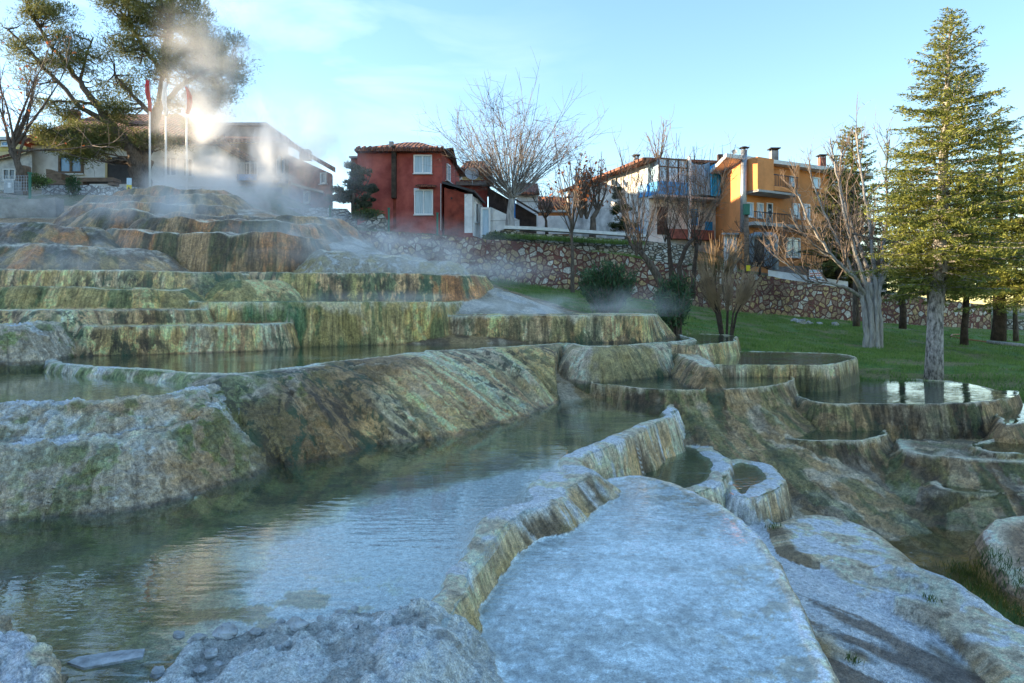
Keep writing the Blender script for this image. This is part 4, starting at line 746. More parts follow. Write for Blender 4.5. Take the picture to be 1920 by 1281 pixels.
fr = F((X1,36),(X2,38.4)); window(h, fr, 837, 842, 310, 340, 'curtain', 'upvc', 0)
fbox(h, 'drain_pipe', 'fascia', f, 826, 827.5, 345, 432, .01, .07)
h = thing('red_annex', 'low annex of old red and white plaster with a black sloping roof', 'annex', (*px2(870,35.5), 3.5))
f = FP(833,35.4,872,35.2)
a, b_, c2 = px2(833,35.4), px2(886,35.2), px2(903,36.8)
body(h, [a, b_, c2, px2(903,38.4), px2(845,38.4)], 3.0, [hz(352,35.4), hz(366,35.2), hz(384,36.8), hz(384,38), hz(352,38)], 'redold')
fw_ = F(a, b_); fbox(h, 'white_plaster', 'white', fw_, 871, 886, 364, 437, -.02, .02); fs = F(b_, c2); fbox(h, 'porch_side', 'white', fs, 886.5, 903, 373, 445, -.02, .03)
window(h, fs, 889, 894, 382, 418, 'glass', 'upvc', 0, .05, False, off=.03); window(h, fs, 896, 901, 386, 420, 'curtain', 'upvc', 0, .05, False, off=.03)
slabroof(h, [P(829,344,35.1), P(872,356,35.0), P(890,361,35.0), P(911,384,36.6), P(911,384,38.8), P(832,344,38.8)], .12, 'iron', 'roof')
fbox(h, 'vent', 'dark', fw_, 845, 848, 370, 374, 0, .03)
h = thing('glass_door_porch', 'white framed glass door standing beside the red annex', 'door', (*px2(908,35.5), 3.4))
f = FP(901,35.6,919,35.8); window(h, f, 902, 917, 391, 444, 'redpane' if 'redpane' in M else 'shutter', 'upvc', 0, .1, False)
h = thing('white_garden_wall', 'smooth white wall with a sloping top between the glass door and the pale tree', 'wall', (*px2(945,36), 3.4))
body(h, [px2(919,36), px2(974,35.6), px2(974,36), px2(919,36.4)], 3.0, [hz(388,36), hz(413,35.6), hz(413,36), hz(388,36.4)], 'white'); fbox(h, 'coping', 'soffit', FP(919,36,974,35.6), 919, 974, 413, 414, 0, .03)
h = thing('red_block_house', 'low red block with a grey slab roof behind the annex', 'house', (*px2(885,40), 4))
body(h, [px2(858,40), px2(914,40), px2(914,44), px2(858,44)], 4, hz(349,40), 'red'); fbox(h, 'roof_slab', 'slab', FP(858,40,914,40), 856, 917, 342, 349, -4, .3); fbox(h, 'parapet', 'redold', FP(858,40,914,40), 862, 910, 336, 342, -3, -.3)
h = thing('cream_house', 'cream gabled house with clay tile roof behind the satellite dish', 'house', (*px2(880,47), 5))
body(h, [px2(849,47), px2(905,47), px2(905,52), px2(849,52)], 4, [hz(318,47), hz(330,47), hz(330,47), hz(318,47)], 'cream'); hiproof(h, px2(862,46)[0], px2(922,46)[0], 45.6, 52, hz(322,46), hz(302,49), px2(875,49)[0], px2(905,49)[0], 49); window(h, FP(849,47,905,47), 858, 866, 326, 336, 'glass', 'upvc', 0)
dish(None, 885, 326, 39.5, .42, 'large white dish on the flat red roof beside the red house', 'satellite dishes')
h = thing('brown_shed', 'dark brown sloping shed behind the fan shaped bare tree', 'shed', (*px2(950,39), 4))
body(h, [px2(916,39), px2(1006,39), px2(1006,43), px2(916,43)], 3.4, [hz(352,39), hz(404,39), hz(404,42), hz(352,42)], 'shed'); slabroof(h, [P(912,344,38.6), P(1010,402,38.6), P(1010,402,43.4), P(912,344,43.4)], .12, 'eave')
h = thing('grey_white_house', 'small white panelled house with red roof behind the brown shed', 'house', (*px2(992,44), 4))
body(h, [px2(968,44), px2(1009,44), px2(1009,49), px2(968,49)], 3.4, hz(362,44), 'white'); slabroof(h, [P(964,363,43.5), P(1012,366,43.5), P(1008,348,47), P(968,346,47)], .15); fbox(h, 'band', 'soffit', FP(968,44,1009,44), 968, 1009, 377, 379, 0, .04)
h = thing('tiled_outbuilding', 'long low building with a red tile roof and wall tinted orange for sunlight seen between bare trees', 'house', (*px2(1040,50), 4))
body(h, [px2(1008,50), px2(1085,50), px2(1085,56), px2(1008,56)], 3, hz(390,50), 'orange'); slabroof(h, [P(1004,391,49.4), P(1090,393,49.4), P(1090,376,53), P(1004,372,53)], .18); fbox(h, 'white_band', 'fascia', FP(1008,50,1085,50), 1008, 1085, 395, 399, 0, .5); fbox(h, 'lower_wall', 'white', FP(1008,50,1085,50), 1008, 1085, 406, 440, 0, .4)  # orange wall colour stands in for warm light on this strip
h = thing('blue_pipe', 'upright blue pipe beside the white garden wall', 'pipe', (*px2(965,36.2), 3.4)); MB().tube([P(964.5,440,36.4), P(964.5,374,36.4)], .055, 8, True).build('pipe', M['bluepipe'], h)
# white and blue house
h = thing('white_blue_house', 'white house with a glazed blue panelled balcony and blue tarpaulin', 'house', (*px2(1230,41), 3.2))
A, B, Cc = px2(1217,42), px2(1069,49), px2(1345,43.8)
body(h, [A, Cc, (Cc[0]-.5,52), (B[0],52), B], 2.8, [hz(303,42), hz(309,43.8), hz(312,48), hz(362,52), hz(354,49)], 'dirtywhite')
slabroof(h, [P(1206,300,41.0), P(1350,306,42.8), (Cc[0],52.5,hz(306,48)), (B[0]-.6,52.5,hz(360,52)), P(1062,357,48.6)], .16)
ff, fl_ = F(A, Cc), F(A, B)
fbox(h, 'glazed_balcony', 'shutter', ff, 1219, 1274, 305, 346, .0, .9); g_ = MB()
for i, a in enumerate((1219, 1236, 1255, 1272)): ff.box(g_, a, a+1.8, 303, 346, .9, .96)
ff.box(g_, 1219, 1274, 318, 320, .9, .95); ff.box(g_, 1219, 1274, 303, 305.5, .9, .96); g_.build('balcony_frame', M['eave'], h)
fbox(h, 'blue_panel', 'blue', ff, 1217, 1275, 346, 371, .0, .94); fbox(h, 'side_glazing', 'white', fl_, 1201, 1216.5, 312, 346, 0, .1); fbox(h, 'side_blue_panel', 'blue', fl_, 1199, 1216.5, 347, 370, 0, .14)
fbox(h, 'balcony_slab', 'soffit', ff, 1214, 1344, 373, 377, 0, 1.1); fbox(h, 'white_post', 'fascia', ff, 1272, 1275.5, 300, 466, 1.0, 1.14)
def curtain(f, px0, px1, py0, py1, off, m, name, sag=6, folds=9):
    mb = MB(); n = folds*6; v = []; fc = []
    for i in range(n+1):
        a = i/n; px = px0+(px1-px0)*a; o = off+.07*math.sin(a*folds*2*math.pi)+.03*math.sin(a*31)
        top = py0+sag*math.sin(math.pi*a)
        for j in range(5): v.append(f.pt(px, top+(py1-top)*j/4, o+.02*j))
    for i in range(n):
        for j in range(4): q = i*5+j; fc.append((q, q+1, q+6, q+5))
    mb.add(v, fc); return mb.build(name, M[m], h, True)
curtain(ff, 1276, 1313, 309, 371, 1.0, 'bluegrey', 'striped_curtain'); curtain(ff, 1311, 1344, 318, 373, 1.1, 'tarp', 'blue_tarpaulin', -6, 7); fbox(h, 'painted_shade', 'dark', ff, 1277, 1343, 306, 318, 0, .06)  # dark strip paints the shade above the curtains
window(h, ff, 1288, 1306, 393, 422, 'blueglass', 'blue', 1); fbox(h, 'brown_door', 'eave', ff, 1232, 1250, 388, 440, 0, .05); window(h, fl_, 1148, 1156, 336, 348, 'glass', 'iron', 0, sill=False)
fbox(h, 'brick_base', 'brick', ff, 1250, 1330, 432, 450, 0, .5); fbox(h, 'blue_door', 'blue', ff, 1322, 1335, 416, 445, 0, .06); fbox(h, 'blue_box', 'blue', fl_, 1193, 1203, 423, 440, .02, .5)
chimney(h, 1193, 44, .3, 296, 312, 'slab', True)
dish(None, 1082, 336, 45, .30, 'dark dish at the roof edge of the white and blue house, left of a pair', 'satellite dishes'); dish(None, 1101, 334, 44.4, .30, 'reddish dish beside another one on the roof edge of the white and blue house', 'satellite dishes')
d = dish(None, 1089, 290, 46, .15, 'small dish high on a thin pole above the white and blue house', 'satellite dishes'); MB().tube([P(1089,352,46), P(1089,290,46.1)], .03, 5).build('pole', M['metal'], d)
# orange house
h = thing('orange_house', 'three storey orange house with balconies and a tile roof', 'house', (*px2(1440,41), 2.0))
A, B, Cc = px2(1388,38.5), px2(1344,43.5), px2(1612,44)
zt = hz(302,38.5)
body(h, [A, Cc, (Cc[0],50), (B[0],50), B], 1.6, zt, 'orange')
fo, fs = F(A, Cc), F(A, B)
rp_ = [(A[0]-1.1,A[1]-1.0,zt),(Cc[0]+.4,Cc[1]-.9,zt),(Cc[0]+.4,50.6,zt),(B[0]-.5,50.6,zt),(B[0]-.7,B[1]-.3,zt)]
mb = MB(); mb.add([p for p in rp_]+[(p[0],p[1],p[2]+.22) for p in rp_], [(4,3,2,1,0)]+[(i,(i+1)%5,(i+1)%5+5,i+5) for i in range(5)]+[(5,6,7,8,9)]); mb.build('fascia', M['fascia'], h)
ap_ = (A[0]+2.5, 45.5, zt+1.15); ap2 = (Cc[0]-3.0, 47.5, zt+1.2); q = [(p[0]+(ap_[0]-p[0])*.02,p[1]+.08,p[2]+.225) for p in rp_]
mb = MB(); mb.add(q+[ap_, ap2], [(0,1,6,5),(1,2,6),(2,3,5,6),(3,4,5),(4,0,5),(0,4,3,2,1)]); mb.build('roof', M['tile'], h)
# projecting upper bay with balcony
bay = MB(); fo.box(bay, 1391, 1421, 303, 365, 0, 1.1); bay.build('bay', M['orange'], h); fbox(h, 'balcony_floor', 'soffit', fo, 1391, 1470, 365, 369, 0, 1.15); fbox(h, 'balcony_beam', 'orange', fo, 1421.5, 1469, 357, 365, 0.9, 1.12)
fbox(h, 'balcony_post', 'orange', fo, 1466.5, 1469, 316, 357, .95, 1.1)
window(h, fo, 1427, 1444, 320, 346, 'glass', 'upvc', 1); railing(h, fo, 1421, 1468, 336, 357, 1.08)
window(h, fo, 1400, 1410, 381, 406, 'shutter', 'upvc', 0); window(h, fo, 1419, 1429, 382, 408, 'shutter', 'upvc', 0)
d = fbox(h, 'door', 'glass', fo, 1438, 1447, 384, 421, 0, .04); fb = MB(); fo.box(fb, 1436.5, 1438, 382, 421, 0, .07); fo.box(fb, 1446, 1447.6, 382, 421, 0, .07); fo.box(fb, 1436.5, 1447.6, 381, 383, 0, .08); fb.build('frame', M['upvc'], d)
fbox(h, 'balcony_floor', 'soffit', fo, 1388, 1512, 424, 430, 0, 1.0); railing(h, fo, 1389, 1470, 404, 424, .92)
for a in ((1480,1491,332,349),(1523,1535,334,352),(1486,1497,383,409),(1506,1516,384,411),(1560,1572,338,356),(1560,1572,388,414)): window(h, fo, *a, 'shutter', 'upvc', 0)
window(h, fo, 1474, 1498, 447, 482, 'curtain', 'upvc', 1); d = fbox(h, 'door', 'shutter', fo, 1433, 1447, 448, 500, 0, .05); railing(d, fo, 1433, 1447, 450, 500, .12, 'iron', .12, 'grille')
railing(h, fo, 1458, 1600, 484, 505, 1.6, 'iron', .22, 'garden_railing'); fbox(h, 'terrace', 'slab', fo, 1440, 1612, 505, 560, 0, 1.8); fbox(h, 'dark_sheet', 'dark', fo, 1400, 1432, 446, 500, 0, .02)  # thin dark sheet on the wall, its darkness is in the colour
ch = chimney(h, 1451, 42, .42, 284, 308, 'concrete', True); chimney(h, 1350, 43.6, .3, 290, 306, 'eave', False); chimney(h, 1541, 46, .4, 296, 318, 'brick', True)
fp = MB(); p0, p1 = fo.pt(1384,436,.35), fo.pt(1386,284,.35); fp.tube([p0, p1], .17, 12, True); pp = fp.build('flue_pipe', M['metal'], h, True); k = MB(); k.tube([p1+Vector((0,0,.12)), p1+Vector((0,0,.2))], [.3,.12], 12, True); k.tube([p1, p1+Vector((0,0,.12))], .05, 6); k.build('cap', M['dark'], pp)
dish(None, 1376, 285, 41, .16, 'small dish beside the steel flue on the orange house roof', 'satellite dishes', -.3)
h = thing('white_shed', 'small white shed with a flat roof at the foot of the orange house', 'shed', (*px2(1370,38), 2)); body(h, [px2(1357,37.6), px2(1381,37.2), px2(1381,39.0), px2(1357,39.4)], 1.6, hz(440,37.5), 'white'); slabroof(h, [P(1353,440,37.2), P(1385,440,36.8), P(1385,440,39.2), P(1353,440,39.6)], .1, 'slab')
h = thing('duct_arch', 'dusty grey duct bent into an arch in front of the orange house', 'pipe', (*px2(1430,36.6), 2)); MB().tube([P(1408,500,36.6),P(1408,452,36.6),P(1410,443,36.6),P(1416,441,36.6),P(1444,441,36.6),P(1451,443,36.6),P(1454,450,36.6),P(1454,506,36.6)], .17, 10).build('duct', M['galv'], h, True)
h = thing('utility_pole', 'old wooden utility pole with a green box in front of the orange house', 'pole', (*px2(1400,35.2), 1.4)); MB().tube([P(1401,530,35.2), P(1399,384,35.2)], [.14,.11], 10, True).build('pole', M['wood'], h, True); mb = MB(); x,y,z = P(1399,392,35.05); mb.box((x-.14,y-.15,z-.3),(x+.14,y+.1,z+.25)); mb.build('box', M['green'], h); mb = MB(); x,y,z = P(1403,503,34.98); mb.box((x-.1,y-.02,z-.15),(x+.1,y+.02,z+.15)); mb.build('plate', M['yellowsign'], h)
h = thing('white_low_wall', 'long white rendered wall running below the orange house', 'wall', (*px2(1510,36.5), 1.2))
body(h, [px2(1440,36.6), px2(1590,36.9), px2(1590,37.3), px2(1440,37)], .2, [hz(506,36.6), hz(528,36.9), hz(528,37.3), hz(506,37)], 'white')
h = thing('notice_board', 'small white notice board with blue and red lines on a black post', 'sign', (*px2(1528,36.0), 1.2)); fz = FP(1510,36.1,1545,36.1)
bd = fbox(h, 'board', 'upvc', fz, 1516, 1541, 506, 527, 0, .05); fbox(h, 'post', 'iron', fz, 1513.5, 1515.5, 504, 534, 0, .06); tx = MB(); tr_ = MB(); random.seed(3)
for (r_, mbb) in ((508.5, tx), (513, tr_), (517, tr_), (521, tx)):
    x = 1518
    while x < 1538.5:
        w_ = random.uniform(.5, 1.1); fz.box(mbb, x, x+w_, r_-1.2, r_+1.0, .05, .056); x += w_+random.choice((.35,.35,1.2))
fz.box(tr_, 1517, 1540, 524.4, 525, .05, .056); tx.build('blue_lettering', M['blue'], bd); tr_.build('red_lettering', M['flagred'], bd)
# ------------------------------------------------------------------ walls
def wallstrip(name, label, pts, th, m, cat='wall', parts=None):      # pts (px, Y, pytop, pybottom)
    o = thing(name, label, cat, (*px2(pts[0][0], pts[0][1]), hz(pts[0][3], pts[0][1]))); n = len(pts); mb = MB(); v = []; f = []; rr = random.Random(len(pts))
    q = []
    for i in range(n-1):
        a, b = pts[i], pts[i+1]; k = max(1, int(abs(px2(b[0],b[1])[0]-px2(a[0],a[1])[0])/.5))
        for j in range(k): q.append([a[e]+(b[e]-a[e])*j/k for e in range(4)])
    q.append(pts[-1])
    for a in q:
        x, y = px2(a[0], a[1]); zt, zb = hz(a[2], a[1])+rr.uniform(-.03,.03), hz(a[3], a[1])-.6
        v += [(x,y,zb),(x,y,zt),(x,y+th,zt),(x,y+th,zb)]
    for i in range(len(q)-1):
        for j in range(4): f.append((i*4+j, i*4+(j+1) % 4, i*4+4+(j+1) % 4, i*4+4+j))
    f += [(3,2,1,0), tuple(4*(len(q)-1)+i for i in range(4))]; mb.add(v, f); mb.build('masonry', M[m], o); return o
wallstrip('retaining_wall', 'long retaining wall of ochre stones set in red mortar along the lawn', [(636,32.2,430,475),(760,32.0,437,500),(893,31.9,447,530),(1020,32.2,457,545),(1085,32.4,468,560),(1250,33.0,492,575),(1410,33.8,513,590),(1560,34.8,537,600),(1700,35.8,556,610),(1858,37,572,620)], .5, 'stone')
wallstrip('low_stone_wall', 'low pale stone wall at the right edge beyond the cedars', [(1862,37.2,596,625),(1960,38,602,632),(2100,39,608,640)], .4, 'drystone')
o = wallstrip('dry_stone_wall', 'pale dry stone wall with a white coping above the retaining wall', [(912,34.3,440,460),(945,34.4,431,462),(1000,34.5,437,468),(1100,34.8,444,480),(1210,35.2,452,492),(1305,35.6,462,500)], .5, 'drystone')
cp = MB()
for i, (a, b) in enumerate((((945,34.2,429),(1000,34.3,431)),((1000,34.3,431),(1100,34.6,437)),((1100,34.6,437),(1212,35.0,445)))):
    p, q = P(a[0],a[2],a[1]), P(b[0],b[2],b[1]); cp.prism([p, q, (q[0],q[1]+.55,q[2]), (p[0],p[1]+.55,p[2])], (0,0,.16))
cp.build('coping', M['fascia'], o)
wallstrip('concrete_retaining_wall', 'weathered grey concrete retaining wall at the left edge behind the terraces', [(-120,25.6,374,430),(0,25.6,373,430),(104,25.8,371,420)], .5, 'concrete')
wallstrip('white_block_wall', 'whitewashed block wall half hidden by steam below the brick house', [(515,34,389,420),(618,34,390,420)], .2, 'blocks')
wallstrip('broken_block_wall', 'grey block wall with stepped broken end beside the dark bush', [(620,33.9,391,425),(650,33.9,392,425),(655,33.9,398,425),(662,33.9,404,425),(668,33.9,414,425)], .2, 'blocks')
wallstrip('rubble_wall', 'small mound of white rubble stones beside the red house', [(655,33.2,432,440),(680,33.2,418,440),(700,33.2,408,440),(716,33.3,402,440),(724,33.3,412,440)], .5, 'drystone')
wallstrip('white_brick_wall', 'low white brick wall under the timber planters', [(78,30.5,347,362),(180,30.5,348,362),(262,30.3,351,364)], .3, 'blocks')
# ------------------------------------------------------------------ fences, posts, poles, signs
def post(px, Y, py0, py1, label, r=.05):
    h = thing('fence_post', label, 'fence post', (*px2(px, Y), hz(py1, Y)), 'green steel fence posts'); MB().tube([P(px,py1+8,Y), P(px,py0,Y)], r, 8, True).build('post', M['green'], h); k = MB(); x,y,z = P(px,py0,Y); k.box((x-r*1.2,y-r*1.2,z-.02),(x+r*1.2,y+r*1.2,z+.03)); k.build('cap', M['green'], h)
post(729,32.4,391,436,'green fence post on the retaining wall in front of the black flue'); post(820,32.3,400,446,'green fence post on the retaining wall right of the lower white window'); post(56,26,325,374,'green fence post on the concrete wall at the left edge'); post(523,33.6,385,418,'fence post in front of the white block wall in the steam'); post(619,33.6,387,420,'green fence post where the white and the broken block walls meet')
h = thing('wire_fence', 'grey wire mesh fence panel beside the left green post', 'fence', P(28,372,26.2)); mb = MB()
for i in range(16): mb.tube([P(-20+i*5,330,26.1), P(-20+i*5,358,26.1)], .008, 3)
for i in range(6): mb.tube([P(-20,330+i*5.6,26.1), P(56,330+i*5.6,26.1)], .008, 3)
mb.build('mesh', M['metal'], h); mb = MB(); mb.tube([P(-20,362,26.1), P(-20,328,26.1)], .03, 6); mb.build('post', M['green'], h)
def flagpole(px, Y, py0, label, fm, pts):
    h = thing('flagpole', label, 'flagpole', (*px2(px, Y), hz(352, Y)), 'flagpoles on top of the terraces'); MB().tube([P(px,358,Y), P(px,py0,Y)], [.05,.03], 10, True).build('pole', M['upvc'], h, True)
    mb = MB(); n = 7; v = []; f = []; H_ = len(pts)
    for j, (py, hw, ox) in enumerate(pts):
        for i in range(n): a = i/(n-1); x,y,z = P(px+ox+hw*(a-.2), py, Y); v.append((x, y-.08+.14*math.sin(a*9+j*.6), z))
    for j in range(H_-1):
        for i in range(n-1): f.append((j*n+i, j*n+i+1, (j+1)*n+i+1, (j+1)*n+i))
    mb.add(v, f); fo_ = mb.build('flag', M[fm], h, True); fo_.modifiers.new('s', 'SOLIDIFY').thickness = .012
    b = MB(); x,y,z = P(px,py0,Y); b.tube([(x,y,z),(x,y,z+.12)], [.07,.02], 8, True); b.build('finial', M['metal'], h)
flagpole(281,29.5,158,'white flagpole with a drooping red flag, left of the three',  'flagred', [(152,2,-2),(162,7,-6),(175,9,-5),(188,8,-2),(196,4,1),(210,2,2)])
flagpole(311,29.2,152,'white flagpole with a white flag, in the middle of the three', 'flagwhite', [(155,3,-1),(170,8,-4),(190,10,-5),(205,8,-1),(218,4,1)])
flagpole(350,29.0,165,'white flagpole with a faded red flag in the steam', 'flagpink', [(165,3,0),(178,10,2),(192,11,4),(205,7,4),(214,3,2)])
h = thing('warning_sign', 'small yellow warning sign at the left of the terrace summit', 'sign', P(242,362,27.6)); fz = FP(230,27.6,255,27.6); s_g = fbox(h, 'plate', 'yellowsign', fz, 238, 247, 347, 358, 0, .03); fbox(h, 'backing', 'shutter', fz, 238, 247, 334, 347, 0, .02); MB().tube([P(242,368,27.65), P(242,334,27.65)], .025, 5).build('post', M['metal'], h)
tri = MB(); a, b, c = fz.pt(240,355,.036), fz.pt(245,355,.036), fz.pt(242.5,350,.036); tri.prism([a,b,c], (0,-.006,0)); tri.build('symbol', M['dark'], s_g)
h = thing('timber_planter', 'slanted grey timber planter in front of the white house', 'planter', P(101,345,31)); mb = MB(); mb.prism([P(87,346,31),P(115,346,31),P(115,326,31),P(96,318,31),P(86,317,31)], (0,.9,0)); mb.build('box', M['wood'], h); k = MB(); k.prism([P(114,337,30.96),P(138,345,30.96),P(138,347,30.96),P(114,346,30.96)], (0,.3,0)); k.build('brace', M['wood'], h)
h = thing('timber_bench', 'long weathered timber bench in front of the dark doorway', 'bench', P(178,346,31)); mb = MB(); mb.prism([P(144,333,31),P(212,333,31),P(214,340,31),P(144,341,31)], (0,.6,0)); mb.build('seat', M['wood'], h)
for a in (150, 207): k = MB(); k.prism([P(a-5,341,31.02),P(a+5,341,31.02),P(a+5,347,31.02),P(a-5,347,31.02)], (0,.5,0)); k.build('leg', M['wood'], h)
h = thing('stone_pillar', 'squat timber pillar beside the pale crooked tree trunk', 'pillar', P(43,362,29)); mb = MB(); mb.prism([P(38,364,29),P(48,364,29),P(48,312,29),P(46,310,29),P(40,310,29),P(38,312,29)], (0,.35,0)); mb.build('shaft', M['wood'], h); k = MB(); k.prism([P(37,320,28.97),P(49,320,28.97),P(49,322,28.97),P(37,322,28.97)], (0,.4,0)); k.build('band', M['wood'], h)
h = thing('grey_bin', 'grey metal cabinet behind the wire fence at the left edge', 'cabinet', P(17,360,27.5)); mb = MB(); x0,_,z0 = P(7,362,27.5); x1,_,z1 = P(26,338,27.5); mb.box((x0,27.5,z0),(x1,28,z1)); mb.build('body', M['metal'], h); k = MB(); xa,_,za = P(15,352,27.5); k.box((xa,27.47,za),(xa+.15,27.5,za+.2)); k.build('label_plate', M['upvc'], h)
# stones, log and hose on the lawn
def stone(x, y, r, label, m='rock', group='loose stones', seed=0, zz=None, sx=1.3):
    rr = np.random.RandomState(seed); n, k = 12, 8; v = []; f = []
    z0 = float(surface(np.array([[x]]), np.array([[y]]), True)[0][0,0]) if zz is None else zz
    for i in range(1, k):
        a = math.pi*i/k
        for j in range(n):
            b = 2*math.pi*j/n; d = Vector((math.sin(a)*math.cos(b), math.sin(a)*math.sin(b), math.cos(a)))
            q = r*(1+.38*float(fbm(np.array([d.x*1.5+seed]), np.array([d.y*1.5]), np.array([d.z*1.5]), o=3)[0])); v.append((d.x*q*sx, d.y*q, d.z*q*.75))
    v += [(0,0,r*.75),(0,0,-r*.75)]
    for i in range(k-2):
        for j in range(n): f.append((i*n+j, (i+1)*n+j, (i+1)*n+(j+1)%n, i*n+(j+1)%n))
    for j in range(n): f.append((len(v)-2, j, (j+1)%n)); f.append((len(v)-1, (k-2)*n+(j+1)%n, (k-2)*n+j))
    o = add_mesh('stone', v, f, M[m]); o.location = (x, y, z0+r*.25); o.rotation_euler = (0,0,seed*1.7); tag(o, label, 'stone', group); return o
def lawnz(px, Y): return px2(px, Y)
for i, (px, Y, r, lb) in enumerate([(1492,31,.16,'leftmost pale stone lying on the lawn below the retaining wall'),(1503,30.5,.2,'larger pale stone on the lawn below the retaining wall'),(1517,30.8,.13,'small pale stone between two others below the retaining wall'),(1537,31,.12,'low flat pale stone in the middle of the row below the retaining wall'),(1565,31.5,.15,'rightmost pale stone on the lawn below the retaining wall')]):
    x, y = px2(px, Y); stone(x, y, r, lb, 'rock', 'pale stones on the lawn', i)
h = thing('log', 'thin bleached log lying on the lawn at the right edge', 'log', (*px2(1890,24), -1.7))
def onlawn(px, Y, up=0): x, y = px2(px, Y); return (x, y, float(surface(np.array([[x]]), np.array([[y]]), False)[0][0,0])+up)
MB().tube([onlawn(1850,27,.08), onlawn(1885,26.6,.07), onlawn(1925,26.2,.08)], [.07,.09,.07], 8, True).build('trunk', M['palebark'], h, True); MB().tube([onlawn(1862,26.9,.1), onlawn(1866,26.9,.34)], [.04,.015], 6, True).build('branch_stub', M['palebark'], h)
h = thing('garden_hose', 'faded orange hose curling over the lawn under the cedars', 'hose', (*px2(1800,28), -1.6)); MB().tube([onlawn(a, b, .05) for a, b in ((1800,31.5),(1786,31),(1783,30),(1795,29),(1812,28.4),(1832,28),(1850,27.6))], .03, 6).build('tube', M['hose'], h, True)

# rocks crusted into the mud ridge at the near edge of the big pool
rr_ = np.random.RandomState(5)
for i, (px, py, r, lb) in enumerate([(335,1192,.045,'rounded crusted rock at the left tip of the mud ridge'),(370,1200,.055,'dark crusted rock second from the left tip of the mud ridge'),(425,1188,.075,'big crusted boulder in the middle of the mud ridge'),(395,1225,.045,'white crusted rock in front of the big boulder on the ridge'),(480,1185,.04,'small crusted rock right of the big boulder on the ridge'),
     (525,1168,.04,'small rock standing on the crest of the mud ridge'),(556,1172,.07,'pale tilted rock leaning on the crest of the mud ridge'),(600,1160,.035,'small rock right of the pale tilted one on the ridge'),(640,1150,.045,'crusted rock near the right end of the mud ridge'),(665,1142,.035,'small rock at the right end of the mud ridge'),
     (500,1225,.028,'tiny white stone in the mud below the ridge'),(295,1262,.05,'white lump of crust at the bottom edge of the mud'),(585,1232,.03,'small stone half sunk in the wet mud')]):
    x, y = PZ(px, py, -1.66); stone(x, y, r*.62, lb, 'rockwhite', 'crusted rocks of the mud ridge', 20+i, -1.665, 1.2)
x, y = PZ(205, 1228, -1.68); h = add_mesh('stone_slab', *(lambda m_: (m_.v, m_.f))(MB().prism([(-.17,-.05,0),(-.06,-.10,0),(.16,.0,0),(.13,.075,0),(.02,.06,0),(-.15,.0,0)], (0,0,.012))), M['rockwhite']); h.location = (x, y, -1.70); tag(h, 'flat pale slab lying in the pool edge left of the mud ridge', 'stone')

for i in range(26):
    px, py = rr_.uniform(330, 760), rr_.uniform(1165, 1270)
    if py < 1262-.28*(px-260)+20: py = 1262-.28*(px-260)+25
    x, y = PZ(px, min(py, 1275), -1.66); stone(x, y, rr_.uniform(.008, .02), 'small grey pebble scattered in the wet mud of the near pool edge', 'rockwhite', 'pebbles in the mud', 60+i, None, 1.2)
# ------------------------------------------------------------------ vegetation
def leaf_mat(name, c1, c2, trans=.35):
    m = bpy.data.materials.new(name); m.use_nodes = True; n = m.node_tree.nodes; l = m.node_tree.links.new; b = n['Principled BSDF']; b.inputs['Roughness'].default_value = .65; b.inputs['Specular IOR Level'].default_value = .25
    g_ = n.new('ShaderNodeNewGeometry'); t = n.new('ShaderNodeTexCoord'); no = n.new('ShaderNodeTexNoise'); no.inputs['Scale'].default_value = 1.1; no.inputs['Detail'].default_value = 3; l(t.outputs['Object'], no.inputs['Vector'])
    ad = n.new('ShaderNodeMath'); ad.operation = 'MULTIPLY_ADD'; ad.inputs[1].default_value = .55; l(g_.outputs['Random Per Island'], ad.inputs[0]); l(no.outputs['Fac'], ad.inputs[2])
    cr = n.new('ShaderNodeValToRGB'); cr.color_ramp.elements[0].position = .35; cr.color_ramp.elements[1].position = 1.0; cr.color_ramp.elements[0].color = (*c1,1); cr.color_ramp.elements[1].color = (*c2,1); l(ad.outputs[0], cr.inputs[0]); l(cr.outputs[0], b.inputs['Base Color'])
    tr = n.new('ShaderNodeBsdfTranslucent'); l(cr.outputs[0], tr.inputs[0]); mx_ = n.new('ShaderNodeMixShader'); mx_.inputs[0].default_value = trans; l(b.outputs[0], mx_.inputs[1]); l(tr.outputs[0], mx_.inputs[2]); l(mx_.outputs[0], n['Material Output'].inputs[0]); return m
LM = dict(pine=leaf_mat('pine needles', (.05,.075,.025), (.24,.24,.08), .4), cedar=leaf_mat('cedar needles', (.05,.085,.025), (.33,.35,.08), .38), dark=leaf_mat('dark conifer needles', (.02,.04,.018), (.07,.10,.03), .25),
  olea=leaf_mat('oleander leaves', (.02,.06,.025), (.09,.16,.07), .2), olive=leaf_mat('olive bush leaves', (.03,.05,.035), (.12,.15,.10), .3), grass=leaf_mat('grass blades', (.06,.15,.025), (.24,.34,.09), .4), dry=leaf_mat('dry leaves', (.28,.08,.03), (.45,.16,.06), .3), shrub=leaf_mat('shrub leaves', (.03,.07,.02), (.12,.17,.05), .3))
VR = np.random.RandomState(11)
